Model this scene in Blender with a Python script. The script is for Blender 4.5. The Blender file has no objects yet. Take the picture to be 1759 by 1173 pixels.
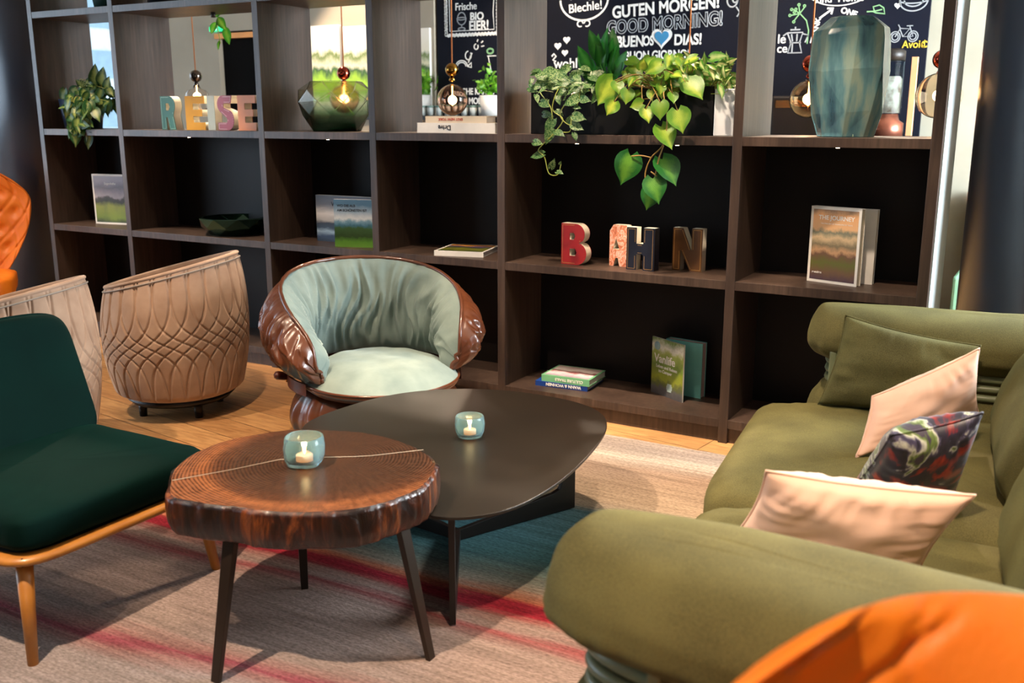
import bpy, math, random
from mathutils import Vector, Matrix, noise
random.seed(7)
SC = bpy.context.scene; C = bpy.context.collection
PI = math.pi

# ------------------------------------------------------------------ camera
cam_d = bpy.data.cameras.new('camera'); cam = bpy.data.objects.new('camera', cam_d); C.objects.link(cam)
cam_d.sensor_width = 36; cam_d.lens = 34.32; cam_d.clip_start = 0.05
cam.location = (2.3535, -4.1665, 1.4677)
_y, _p = math.radians(-29.92), math.radians(13.1)
_f = Vector((math.sin(_y)*math.cos(_p), math.cos(_y)*math.cos(_p), -math.sin(_p)))
_r = Vector((math.cos(_y), -math.sin(_y), 0)); _u = _r.cross(_f)
_m = Matrix((_r, _u, -_f)).transposed()
cam.rotation_euler = _m.to_euler()
cam_d.dof.use_dof = True; cam_d.dof.focus_distance = 3.9; cam_d.dof.aperture_fstop = 3.6
SC.camera = cam

# ------------------------------------------------------------------ world, exposure
SC.view_settings.view_transform = 'Standard'; SC.view_settings.look = 'None'
SC.view_settings.gamma = 1; SC.view_settings.use_curve_mapping = False
SC.view_settings.exposure = 0.0
w = bpy.data.worlds.new('daylight'); SC.world = w; w.use_nodes = True
w.node_tree.nodes['Background'].inputs[0].default_value = (0.78, 0.9, 1, 1)
w.node_tree.nodes['Background'].inputs[1].default_value = 2.2

# ------------------------------------------------------------------ lights
def area(name, loc, target, sx, sy, power, col):
    d = bpy.data.lights.new(name, 'AREA'); d.shape = 'RECTANGLE'; d.size = sx; d.size_y = sy
    d.energy = power; d.color = col
    o = bpy.data.objects.new(name, d); C.objects.link(o); o.location = loc
    o.rotation_euler = (Vector(target)-Vector(loc)).to_track_quat('-Z', 'Y').to_euler(); return o
def spot(name, loc, target, power, col=(1, .77, .57), angle=46, blend=.5, size=.035):
    d = bpy.data.lights.new(name, 'SPOT'); d.energy = power; d.color = col
    d.spot_size = math.radians(angle); d.spot_blend = blend; d.shadow_soft_size = size
    o = bpy.data.objects.new(name, d); C.objects.link(o); o.location = loc
    o.rotation_euler = (Vector(target)-Vector(loc)).to_track_quat('-Z', 'Y').to_euler(); return o
area('window_light_left', (-7.1, -3.6, 1.9), (0, -.6, .8), 5.0, 2.4, 190, (.62, .8, 1))
area('window_light_right', (4.95, 1.4, 1.9), (0, .9, 1.4), 3.1, 2.4, 1200, (.86, .94, 1))
area('front_fill_light', (3.2, -7.0, 2.2), (1.0, -1.0, .4), 3.5, 2.0, 22, (.9, .95, 1))  # weak cool fill, added; the front wall is solid and has no window
SHELFSPOTS = [(.25, 330), (.85, 330), (1.5, 330), (-.45, 240), (-1.3, 260), (-2.2, 260), (-3.2, 260)]
SPOTS = [((x, -.95, 3.28), (x, .08, .8), p) for x, p in SHELFSPOTS]+[((.35, -3.6, 3.28), (.6, -1.9, 0), 640), ((.7, -.95, 3.28), (.75, -.75, 0), 390),
         ((-.3, -2.0, 3.28), (-.5, -.9, .4), 330), ((-1.5, -2.6, 3.28), (-1.4, -1.5, 0), 300),
         ((1.0, 2.1, 3.28), (.95, -1.2, .38), 520), ((2.0, -2.9, 3.28), (2.0, -1.7, .4), 420),
         ((-2.7, -.7, 3.28), (-2.7, -.3, 0), 220), ((-3.0, 1.6, 3.28), (-2.1, .3, 1.4), 800),
         ((-.9, 1.7, 3.28), (-.6, .3, 1.4), 620), ((-3.5, 2.2, 3.28), (-3.6, 3.2, 1.7), 280),
         ((-1.4, 1.8, 3.28), (-1.6, 3.2, 1.9), 200), ((.5, 1.8, 3.28), (.4, 3.2, 1.9), 200), ((.5, 1.2, 3.28), (.55, .15, 1.6), 330), ((.6, -1.3, 3.28), (.6, .1, 1.6), 120),
         ((1.7, -4.4, 3.28), (2.4, -3.2, .8), 380), ((-4.2, -1.6, 3.28), (-3.9, -.6, .6), 260)]
for i, (l, t, p) in enumerate(SPOTS): spot('downlight_beam', l, t, p, angle=24 if i < len(SHELFSPOTS) else 46)

# ------------------------------------------------------------------ materials
def lin(c):
    c = [v/255 for v in c]
    return tuple(v/12.92 if v <= .04045 else ((v+.055)/1.055)**2.4 for v in c)+(1,)
class NT:
    def __init__(s, name):
        s.m = bpy.data.materials.new(name); s.m.use_nodes = True; s.t = s.m.node_tree; s.b = s.t.nodes['Principled BSDF']
    def n(s, kind, **k):
        nd = s.t.nodes.new('ShaderNode'+kind)
        for a, v in k.items():
            if a in nd.inputs: nd.inputs[a].default_value = v
            else: setattr(nd, a, v)
        return nd
    def l(s, a, b): s.t.links.new(a, b)
    def coord(s, kind='Object', scale=(1, 1, 1), rot=(0, 0, 0)):
        tc = s.n('TexCoord'); mp = s.n('Mapping'); mp.inputs['Scale'].default_value = scale; mp.inputs['Rotation'].default_value = rot
        s.l(tc.outputs[kind], mp.inputs[0]); return mp.outputs[0]
    def ramp(s, fac, stops, interp='LINEAR'):
        r = s.n('ValToRGB'); r.color_ramp.interpolation = interp; e = r.color_ramp.elements
        while len(e) > len(stops): e.remove(e[-1])
        while len(e) < len(stops): e.new(.5)
        for i, (p, c) in enumerate(stops): e[i].position = p; e[i].color = lin(c)
        s.l(fac, r.inputs[0]); return r.outputs[0]
    def bump(s, h, strength, dist=.01):
        b = s.n('Bump'); b.inputs['Strength'].default_value = strength; b.inputs['Distance'].default_value = dist
        s.l(h, b.inputs['Height']); s.l(b.outputs[0], s.b.inputs['Normal'])
def mat(name, col, rough=.5, metal=0, col2=None, scale=6, stretch=(1, 1, 1), bump=0, bscale=None, spec=None, sheen=0, sheencol=None, coat=0, detail=4, emit=None, estr=0, alpha=1):
    a = NT(name); b = a.b
    b.inputs['Base Color'].default_value = lin(col); b.inputs['Roughness'].default_value = rough; b.inputs['Metallic'].default_value = metal
    if spec is not None: b.inputs['Specular IOR Level'].default_value = spec
    if sheen:
        b.inputs['Sheen Weight'].default_value = sheen; b.inputs['Sheen Roughness'].default_value = .35
        b.inputs['Sheen Tint'].default_value = lin(sheencol or col)
    if coat: b.inputs['Coat Weight'].default_value = coat; b.inputs['Coat Roughness'].default_value = .15
    if emit: b.inputs['Emission Color'].default_value = lin(emit); b.inputs['Emission Strength'].default_value = estr
    co = a.coord('Object', stretch); nz = a.n('TexNoise', Scale=scale, Detail=detail); a.l(co, nz.inputs['Vector'])
    a.l(a.ramp(nz.outputs[0], [(.3, col), (.7, col2 or tuple(v*.9 for v in col))]), b.inputs['Base Color'])
    if bump:
        n2 = a.n('TexNoise', Scale=bscale or scale*8, Detail=3); a.l(co, n2.inputs['Vector']); a.bump(n2.outputs[0], bump, .004)
    return a.m
def glass(name, col, rough=.05, ior=1.45, trans=1, mixcol=None):
    a = NT(name); b = a.b; b.inputs['Base Color'].default_value = lin(col); b.inputs['Roughness'].default_value = rough
    b.inputs['Transmission Weight'].default_value = trans; b.inputs['IOR'].default_value = ior
    return a
def weave(name, col, col2, sc=900, rough=.85, sheen=.3, shc=None):
    a = NT(name); co = a.coord('Object')
    w1 = a.n('TexNoise', Scale=sc*.35, Detail=2); a.l(co, w1.inputs['Vector'])
    n = a.n('TexNoise', Scale=5, Detail=5); a.l(co, n.inputs['Vector'])
    mx = a.n('Math', operation='ADD'); mm = a.n('Math', operation='MULTIPLY'); mm.inputs[1].default_value = .5
    a.l(w1.outputs[0], mm.inputs[0]); m3 = a.n('Math', operation='MULTIPLY'); m3.inputs[1].default_value = .5; a.l(n.outputs[0], m3.inputs[0])
    a.l(mm.outputs[0], mx.inputs[0]); a.l(m3.outputs[0], mx.inputs[1])
    a.l(a.ramp(mx.outputs[0], [(.35, col2), (.62, col)]), a.b.inputs['Base Color'])
    a.b.inputs['Roughness'].default_value = rough; a.b.inputs['Specular IOR Level'].default_value = .2
    a.b.inputs['Sheen Weight'].default_value = sheen; a.b.inputs['Sheen Tint'].default_value = lin(shc or col)
    a.bump(w1.outputs[0], .35, .002); return a.m
def oak_dark():
    a = NT('dark_stained_oak'); co = a.coord('Object', (1, 1, .06)); n = a.n('TexNoise', Scale=55, Detail=6, Roughness=.65); a.l(co, n.inputs['Vector'])
    co2 = a.coord('Object', (1, 1, .25)); n2 = a.n('TexNoise', Scale=5, Detail=3); a.l(co2, n2.inputs['Vector'])
    m = a.n('Math', operation='MULTIPLY'); a.l(n.outputs[0], m.inputs[0]); a.l(n2.outputs[0], m.inputs[1])
    a.l(a.ramp(m.outputs[0], [(.1, (42, 32, 27)), (.25, (64, 50, 42)), (.42, (84, 68, 58))]), a.b.inputs['Base Color'])
    a.b.inputs['Roughness'].default_value = .42; a.bump(n.outputs[0], .25, .002); return a.m
def floor_oak():
    a = NT('oak_floor_planks'); co = a.coord('Object', (1, 1, 1), (0, 0, math.radians(8)))
    br = a.n('TexBrick'); br.offset = .37; br.inputs['Scale'].default_value = 1; br.inputs['Brick Width'].default_value = 1.6; br.inputs['Row Height'].default_value = .17
    br.inputs['Mortar Size'].default_value = .002; br.inputs['Color1'].default_value = lin((205, 160, 108)); br.inputs['Color2'].default_value = lin((178, 130, 84)); br.inputs['Mortar'].default_value = lin((70, 48, 30))
    a.l(co, br.inputs['Vector'])
    co2 = a.coord('Object', (.9, 9, 1), (0, 0, math.radians(8))); n = a.n('TexNoise', Scale=6, Detail=8, Roughness=.6, Distortion=1.2); a.l(co2, n.inputs['Vector'])
    mx = a.n('Mix', data_type='RGBA', blend_type='MULTIPLY'); mx.inputs[0].default_value = .8
    a.l(br.outputs[0], mx.inputs[6]); a.l(a.ramp(n.outputs[0], [(.3, (170, 140, 110)), (.6, (255, 250, 240))]), mx.inputs[7])
    a.l(mx.outputs[2], a.b.inputs['Base Color']); a.b.inputs['Roughness'].default_value = .38; a.bump(n.outputs[0], .15, .003); return a.m
def rug_mat():
    a = NT('striped_wool_rug'); tc = a.n('TexCoord'); sp = a.n('SeparateXYZ'); a.l(tc.outputs['Object'], sp.inputs[0])
    co = a.coord('Object', (.55, 1, 1)); nw = a.n('TexNoise', Scale=1.3, Detail=2); a.l(co, nw.inputs['Vector'])
    mw = a.n('MapRange'); mw.inputs['To Min'].default_value = -.12; mw.inputs['To Max'].default_value = .12; a.l(nw.outputs[0], mw.inputs[0])
    sl = a.n('Math', operation='MULTIPLY'); sl.inputs[1].default_value = -.09; a.l(sp.outputs[0], sl.inputs[0])
    co3 = a.coord('Object', (.35, 9, 1)); nf = a.n('TexNoise', Scale=3.2, Detail=5, Roughness=.7); a.l(co3, nf.inputs['Vector'])
    mf = a.n('MapRange'); mf.inputs['To Min'].default_value = -.05; mf.inputs['To Max'].default_value = .05; a.l(nf.outputs[0], mf.inputs[0])
    s = sp.outputs[1]
    for o in (sl.outputs[0], mw.outputs[0], mf.outputs[0]):
        ad = a.n('Math', operation='ADD'); a.l(s, ad.inputs[0]); a.l(o, ad.inputs[1]); s = ad.outputs[0]
    mr = a.n('MapRange'); mr.inputs['From Min'].default_value = -3.4; mr.inputs['From Max'].default_value = 0; a.l(s, mr.inputs[0])
    def p(y): return (y+3.4)/3.4
    tp = (160, 140, 130)
    st = [(p(-3.4), (150, 140, 138)), (p(-2.62), (158, 145, 140)), (p(-2.56), (160, 118, 112)), (p(-2.53), (150, 66, 82)), (p(-2.50), (164, 120, 112)), (p(-2.44), tp), (p(-2.1), (164, 142, 132)),
          (p(-2.03), (150, 80, 80)), (p(-2.0), tp), (p(-1.95), (152, 110, 100)), (p(-1.92), (146, 38, 50)), (p(-1.87), (146, 38, 50)), (p(-1.84), (180, 110, 80)), (p(-1.78), (150, 140, 125)), (p(-1.70), (110, 120, 110)), (p(-1.6), (80, 120, 122)), (p(-1.45), (92, 138, 146)),
          (p(-1.12), (96, 130, 138)), (p(-1.06), (176, 160, 140)), (p(-.98), (192, 168, 142)), (p(-.6), (182, 154, 132)), (p(-.46), (214, 196, 176)), (p(-.34), (176, 158, 144)), (p(-.1), (196, 176, 158))]
    c = a.ramp(mr.outputs[0], st)
    ng = a.n('TexNoise', Scale=140, Detail=4); a.l(a.coord('Object', (.5, 1, 1)), ng.inputs['Vector'])
    wv = a.n('TexNoise', Scale=14, Detail=4, Roughness=.75); a.l(a.coord('Object', (.12, 3, 1)), wv.inputs['Vector'])
    ml = a.n('Math', operation='MULTIPLY'); a.l(ng.outputs[0], ml.inputs[0]); a.l(wv.outputs[0], ml.inputs[1])
    mx = a.n('Mix', data_type='RGBA', blend_type='MULTIPLY'); mx.inputs[0].default_value = 1
    a.l(c, mx.inputs[6]); a.l(a.ramp(ml.outputs[0], [(.12, (178, 176, 174)), (.36, (255, 255, 255))]), mx.inputs[7]); a.l(mx.outputs[2], a.b.inputs['Base Color'])
    a.b.inputs['Roughness'].default_value = .95; a.b.inputs['Specular IOR Level'].default_value = .1; a.bump(ml.outputs[0], .8, .008); return a.m
def slab_top():
    a = NT('walnut_end_grain'); tc = a.n('TexCoord'); nz = a.n('TexNoise', Scale=2.2, Detail=3); a.l(tc.outputs['Object'], nz.inputs['Vector'])
    ln = a.n('VectorMath', operation='LENGTH'); ad = a.n('VectorMath', operation='ADD'); ad.inputs[1].default_value = (-.02, -.10, 0)
    mp = a.n('Mapping'); mp.inputs['Scale'].default_value = (1, 1, 0); a.l(tc.outputs['Object'], mp.inputs[0]); a.l(mp.outputs[0], ad.inputs[0]); a.l(ad.outputs[0], ln.inputs[0])
    m1 = a.n('Math', operation='MULTIPLY_ADD'); m1.inputs[1].default_value = .07; a.l(nz.outputs[0], m1.inputs[0]); a.l(ln.outputs['Value'], m1.inputs[2])
    m2 = a.n('Math', operation='MULTIPLY'); m2.inputs[1].default_value = 620; a.l(m1.outputs[0], m2.inputs[0]); sn = a.n('Math', operation='SINE'); a.l(m2.outputs[0], sn.inputs[0])
    # radial rays
    sx = a.n('SeparateXYZ'); a.l(ad.outputs[0], sx.inputs[0]); at = a.n('Math', operation='ARCTAN2'); a.l(sx.outputs[1], at.inputs[0]); a.l(sx.outputs[0], at.inputs[1])
    cb = a.n('CombineXYZ'); a.l(at.outputs[0], cb.inputs[0]); ml = a.n('Math', operation='MULTIPLY'); ml.inputs[1].default_value = 1.2; a.l(ln.outputs['Value'], ml.inputs[0]); a.l(ml.outputs[0], cb.inputs[1])
    nr = a.n('TexNoise', Scale=22, Detail=5, Roughness=.7); a.l(cb.outputs[0], nr.inputs['Vector'])
    base = a.ramp(m1.outputs[0], [(0, (100, 66, 42)), (.12, (82, 55, 38)), (.3, (84, 56, 38)), (.355, (104, 64, 40)), (.39, (158, 98, 58)), (.43, (140, 88, 56))])
    v = a.n('Math', operation='MULTIPLY_ADD'); v.inputs[1].default_value = .16; a.l(sn.outputs[0], v.inputs[0]); a.l(nr.outputs[0], v.inputs[2])
    mx = a.n('Mix', data_type='RGBA', blend_type='MULTIPLY'); mx.inputs[0].default_value = .9
    a.l(base, mx.inputs[6]); a.l(a.ramp(v.outputs[0], [(.3, (110, 100, 95)), (.5, (215, 205, 200)), (.7, (255, 255, 255))]), mx.inputs[7])
    a.l(mx.outputs[2], a.b.inputs['Base Color']); a.b.inputs['Roughness'].default_value = .28; a.bump(v.outputs[0], .12, .002); return a.m
def slab_bark():
    a = NT('polished_bark'); co = a.coord('Object', (5.5, 5.5, 1.6)); n = a.n('TexNoise', Scale=3, Detail=7, Roughness=.7, Distortion=.8); a.l(co, n.inputs['Vector'])
    a.l(a.ramp(n.outputs[0], [(.42, (24, 10, 6)), (.54, (60, 26, 12)), (.64, (120, 62, 28)), (.76, (170, 104, 56))]), a.b.inputs['Base Color'])
    a.b.inputs['Roughness'].default_value = .28; a.b.inputs['Coat Weight'].default_value = .25; a.bump(n.outputs[0], .45, .02); return a.m
def leaf_mat(name, edge, mid, sp=None, var=.6):
    a = NT(name); tc = a.n('TexCoord'); s = a.n('SeparateXYZ'); a.l(tc.outputs['UV'], s.inputs[0])
    fr = a.n('Math', operation='FRACT'); a.l(s.outputs[0], fr.inputs[0]); fl = a.n('Math', operation='FLOOR'); a.l(s.outputs[0], fl.inputs[0])
    wn_ = a.n('TexWhiteNoise', noise_dimensions='1D'); a.l(fl.outputs[0], wn_.inputs['W'])
    su = a.n('Math', operation='SUBTRACT'); su.inputs[1].default_value = .5; a.l(fr.outputs[0], su.inputs[0]); ab = a.n('Math', operation='ABSOLUTE'); a.l(su.outputs[0], ab.inputs[0])
    n = a.n('TexNoise', Scale=30 if not sp else 160, Detail=3); a.l(a.coord('Object'), n.inputs['Vector'])
    if sp: c = a.ramp(n.outputs[0], [(.46, edge), (.54, mid)])
    else:
        m = a.n('Math', operation='MULTIPLY_ADD'); m.inputs[1].default_value = .55; a.l(n.outputs[0], m.inputs[0]); a.l(ab.outputs[0], m.inputs[2])
        c = a.ramp(m.outputs[0], [(.3, mid), (.62, edge)])
    mv = a.n('Mix', data_type='RGBA'); mf = a.n('Math', operation='MULTIPLY'); mf.inputs[1].default_value = var; a.l(wn_.outputs[0], mf.inputs[0])
    a.l(mf.outputs[0], mv.inputs[0]); a.l(c, mv.inputs[6]); mv.inputs[7].default_value = lin(edge); c = mv.outputs[2]
    a.l(c, a.b.inputs['Base Color']); a.b.inputs['Roughness'].default_value = .35
    wv = a.n('Math', operation='MULTIPLY_ADD'); wv.inputs[1].default_value = 2; a.l(ab.outputs[0], wv.inputs[0]); a.l(s.outputs[1], wv.inputs[2])
    m2 = a.n('Math', operation='MULTIPLY'); m2.inputs[1].default_value = 45; a.l(wv.outputs[0], m2.inputs[0]); sn = a.n('Math', operation='SINE'); a.l(m2.outputs[0], sn.inputs[0]); a.bump(sn.outputs[0], .15, .002)
    tr = a.n('BsdfTranslucent'); a.l(c, tr.inputs[0]); ms = a.n('MixShader'); ms.inputs[0].default_value = .3
    a.l(a.b.outputs[0], ms.inputs[1]); a.l(tr.outputs[0], ms.inputs[2]); a.l(ms.outputs[0], a.t.nodes['Material Output'].inputs[0]); return a.m
def picture(name, stops, dist=.12, scale=5, rough=.35, stretch=(1, 1, 1)):
    a = NT(name); tc = a.n('TexCoord'); s = a.n('SeparateXYZ'); a.l(tc.outputs['UV'], s.inputs[0])
    n = a.n('TexNoise', Scale=scale, Detail=6, Roughness=.65); mp = a.n('Mapping'); mp.inputs['Scale'].default_value = stretch; a.l(tc.outputs['UV'], mp.inputs[0]); a.l(mp.outputs[0], n.inputs['Vector'])
    mr = a.n('MapRange'); mr.inputs['To Min'].default_value = -dist; mr.inputs['To Max'].default_value = dist; a.l(n.outputs[0], mr.inputs[0])
    ad = a.n('Math', operation='ADD'); a.l(s.outputs[1], ad.inputs[0]); a.l(mr.outputs[0], ad.inputs[1])
    a.l(a.ramp(ad.outputs[0], stops), a.b.inputs['Base Color']); a.b.inputs['Roughness'].default_value = rough; return a.m

OAK = oak_dark(); SHADEP = mat('shade_dark_panel', (13, 10, 10), .5, col2=(19, 14, 13), scale=5, stretch=(1, 1, .1), bump=.1, spec=.25)  # back panels near-black: the shade inside the lower niches is put into their colour
PLAST = mat('warm_grey_plaster', (168, 158, 140), .9, col2=(158, 148, 130), scale=2, bump=.1)
DIMW = mat('dark_taupe_plaster', (92, 84, 76), .9)
WHITEW = mat('pale_tiled_wall', (160, 158, 142), .7, scale=3)
CEIL = mat('ceiling_paint', (200, 190, 175), .95)
COLM = mat('anthracite_column_paint', (46, 54, 68), .3, col2=(42, 48, 62), scale=3, bump=.05)
FLOOR = floor_oak(); RUG = rug_mat()
BLKMET = mat('black_powder_metal', (26, 21, 18), .42, spec=.4, bump=.06, bscale=500)
TABM = mat('bronze_black_table_top', (34, 27, 19), .38, col2=(30, 24, 17), spec=.4, bump=.08, bscale=700)
LEATH = None
OLIVE = weave('olive_woven_fabric', (104, 98, 58), (68, 64, 36), sc=1100)
OLIVE2 = weave('olive_cushion_fabric', (94, 92, 56), (64, 62, 36), sc=1100)
PEACH = mat('peach_velvet', (236, 198, 176), .8, col2=(228, 184, 160), scale=5, sheen=.7, sheencol=(255, 225, 205), spec=.1)
SAGE = mat('sage_velvet', (134, 148, 140), .8, col2=(108, 124, 120), scale=7, sheen=.5, sheencol=(200, 212, 210), spec=.1, bump=.15, bscale=60)
TAUPE = mat('taupe_velvet', (172, 144, 122), .75, col2=(146, 118, 98), scale=9, sheen=.7, sheencol=(220, 200, 180), spec=.1, detail=6)
GREENV = mat('deep_green_velvet', (1, 28, 23), .85, col2=(1, 21, 18), scale=4, sheen=.12, sheencol=(20, 110, 90), spec=.08)
TAN = mat('orange_tan_leather', (232, 126, 26), .5, col2=(216, 106, 18), scale=6, bump=.2, bscale=120, spec=.35)
GOLDW = mat('honey_oak', (186, 124, 52), .4, col2=(164, 104, 40), scale=14, stretch=(3, 1, 1), coat=.2)
BROWNL = mat('brown_gathered_leather', (98, 52, 28), .3, col2=(74, 38, 21), scale=6, coat=.35, bump=.08, bscale=60)
BELT = mat('brown_belt_leather', (84, 34, 20), .35, bump=.1)
BRASS = mat('brass', (190, 140, 70), .2, metal=1)
COPPER = mat('copper_cord', (214, 138, 88), .4, metal=.4)
PAGES = mat('paper_pages', (236, 224, 200), .8, scale=200, stretch=(.02, .02, 3))
WHITEP = mat('white_paper', (238, 236, 230), .6)
CHALK = mat('chalk_white', (238, 240, 238), .9)
CHALKG = mat('chalk_grey', (160, 166, 172), .9)
CHALKGR = mat('chalk_green', (130, 180, 130), .9)
CHALKB = mat('chalk_blue', (60, 140, 190), .9)
CHALKY = mat('chalk_yellow', (224, 190, 60), .9)
BOARD = mat('navy_chalkboard', (14, 18, 32), .8, col2=(13, 13, 20), scale=.8, spec=.15)
STEM = mat('plant_stem', (150, 160, 70), .5)
SOIL = mat('potting_soil', (40, 28, 20), .95, bump=.5)
STEMB = mat('brown_green_stem', (140, 110, 50), .5)

# ------------------------------------------------------------------ mesh helpers
class B:
    def __init__(s): s.v = []; s.f = []; s.uv = {}
    def box(s, x0, x1, y0, y1, z0, z1, M=None):
        n = len(s.v); P = [(x0,y0,z0),(x1,y0,z0),(x1,y1,z0),(x0,y1,z0),(x0,y0,z1),(x1,y0,z1),(x1,y1,z1),(x0,y1,z1)]
        s.v += [tuple(M @ Vector(p)) for p in P] if M else P
        s.f += [tuple(n+i for i in q) for q in ((0,3,2,1),(4,5,6,7),(0,1,5,4),(1,2,6,5),(2,3,7,6),(3,0,4,7))]; return s
    def grid(s, fn, nu, nv, cu=False, cv=False, uv=False, flip=False):
        n = len(s.v); U = nu if cu else nu+1; V = nv if cv else nv+1
        for i in range(U):
            for j in range(V):
                s.v.append(tuple(fn(i/nu, j/nv)))
                if uv: s.uv[len(s.v)-1] = (i/nu, j/nv)
        for i in range(nu):
            for j in range(nv):
                a, b, c, d = n+i*V+j, n+((i+1) % U)*V+j, n+((i+1) % U)*V+(j+1) % V, n+i*V+(j+1) % V
                s.f.append((a, d, c, b) if flip else (a, b, c, d))
        return s
    def tube(s, pts, r, n=8, closed=False, caps=True):
        pts = [Vector(p) for p in pts]; m = len(pts); base = len(s.v); up = Vector((0, 0, 1)); prev = None
        for i, p in enumerate(pts):
            if closed: t = (pts[(i+1) % m]-pts[i-1])
            else: t = pts[min(i+1, m-1)]-pts[max(i-1, 0)]
            t = t.normalized() if t.length > 0 else up
            if prev is None:
                a = t.cross(up) if abs(t.dot(up)) < .95 else t.cross(Vector((1, 0, 0)))
            else: a = prev-t*prev.dot(t)
            a.normalize(); prev = a; bb = t.cross(a); rr = r[i] if isinstance(r, (list, tuple)) else r
            for k in range(n):
                q = 2*PI*k/n; s.v.append(tuple(p+(a*math.cos(q)+bb*math.sin(q))*rr))
        for i in range(m if closed else m-1):
            for k in range(n):
                j = (i+1) % m
                s.f.append((base+i*n+k, base+i*n+(k+1) % n, base+j*n+(k+1) % n, base+j*n+k))
        if caps and not closed:
            s.f.append(tuple(base+k for k in range(n))[::-1]); s.f.append(tuple(base+(m-1)*n+k for k in range(n)))
        return s
    def lathe(s, prof, n=32, c=(0, 0, 0), flat=False):
        m = len(prof); base = len(s.v)
        for (r, z) in prof:
            for k in range(n):
                q = 2*PI*k/n; s.v.append((c[0]+r*math.cos(q), c[1]+r*math.sin(q), c[2]+z))
        for i in range(m-1):
            for k in range(n):
                s.f.append((base+i*n+k, base+i*n+(k+1) % n, base+(i+1)*n+(k+1) % n, base+(i+1)*n+k))
        if prof[0][0] > 1e-5: s.f.append(tuple(base+k for k in range(n))[::-1])
        if prof[-1][0] > 1e-5: s.f.append(tuple(base+(m-1)*n+k for k in range(n)))
        return s
    def prism(s, poly, z0, z1):
        n = len(poly); b = len(s.v)
        s.v += [(x, y, z0) for x, y in poly]+[(x, y, z1) for x, y in poly]
        s.f.append(tuple(b+i for i in range(n))[::-1]); s.f.append(tuple(b+n+i for i in range(n)))
        for i in range(n): s.f.append((b+i, b+(i+1) % n, b+n+(i+1) % n, b+n+i))
        return s
    def ribbon(s, pts, w, y=0, t=.002):
        """flat chalk stroke in the xz plane facing -y"""
        pts = [Vector((p[0], p[1])) for p in pts]; b = len(s.v); m = len(pts)
        for i, p in enumerate(pts):
            d = pts[min(i+1, m-1)]-pts[max(i-1, 0)]; d = d.normalized() if d.length > 0 else Vector((1, 0)); nn = Vector((-d.y, d.x))*w/2
            for q, yy in ((p+nn, y-t), (p-nn, y-t), (p-nn, y), (p+nn, y)): s.v.append((q.x, yy, q.y))
        for i in range(m-1):
            for k in range(4): s.f.append((b+4*i+k, b+4*i+(k+1) % 4, b+4*i+4+(k+1) % 4, b+4*i+4+k))
        s.f.append((b, b+1, b+2, b+3)); s.f.append((b+4*m-4, b+4*m-1, b+4*m-2, b+4*m-3)); return s
    def mk(s, name, m, parent=None, smooth=True, bevel=0, sub=0, fix=True, M=None):
        me = bpy.data.meshes.new(name); vs = [tuple(M @ Vector(p)) for p in s.v] if M else s.v
        me.from_pydata(vs, [], s.f); me.materials.append(m)
        if fix:
            import bmesh
            bm = bmesh.new(); bm.from_mesh(me); bmesh.ops.recalc_face_normals(bm, faces=bm.faces); bm.to_mesh(me); bm.free()
        if s.uv:
            ul = me.uv_layers.new(name='UVMap')
            for lp in me.loops: ul.data[lp.index].uv = s.uv.get(lp.vertex_index, (0, 0))
        if smooth: me.shade_smooth()
        o = bpy.data.objects.new(name, me); C.objects.link(o)
        if parent: o.parent = parent
        if bevel:
            md = o.modifiers.new('bevel', 'BEVEL'); md.width = bevel; md.segments = 2; md.limit_method = 'ANGLE'
        if sub:
            md = o.modifiers.new('subdivision', 'SUBSURF'); md.levels = sub; md.render_levels = sub
        if smooth and bevel: 
            md = o.modifiers.new('normals', 'WEIGHTED_NORMAL')
        return o
def tag(o, label=None, cat=None, group=None, kind=None):
    if label: o['label'] = label
    if cat: o['category'] = cat
    if group: o['group'] = group
    if kind: o['kind'] = kind
    return o
def thing(name, label, cat, loc=(0, 0, 0), rz=0, group=None):
    o = bpy.data.objects.new(name, None); C.objects.link(o); o.location = loc; o.rotation_euler = (0, 0, rz); o.empty_display_size = .05
    return tag(o, label, cat, group)
def struct(o): o['kind'] = 'structure'; return o
def copy_tree(o, parent=None):
    c = o.copy(); C.objects.link(c); c.parent = parent
    for ch in list(o.children): copy_tree(ch, c)
    return c
def text_mesh(name, s, size, m, parent, loc, rot=(PI/2, 0, 0), offset=0, extrude=.0008, align='LEFT', sx=1, outline=False):
    cu = bpy.data.curves.new(name, 'FONT'); cu.body = s; cu.size = size; cu.offset = offset; cu.extrude = extrude; cu.align_x = align
    t = bpy.data.objects.new(name+'_tmp', cu); C.objects.link(t)
    if outline: cu.fill_mode = 'NONE'; cu.bevel_depth = outline; cu.extrude = 0; cu.bevel_resolution = 1
    dg = bpy.context.evaluated_depsgraph_get(); me = bpy.data.meshes.new_from_object(t.evaluated_get(dg)); bpy.data.objects.remove(t)
    me.materials.clear(); me.materials.append(m); me.name = name
    o = bpy.data.objects.new(name, me); C.objects.link(o); o.parent = parent; o.location = loc; o.rotation_euler = rot; o.scale = (sx, 1, 1); return o
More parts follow.
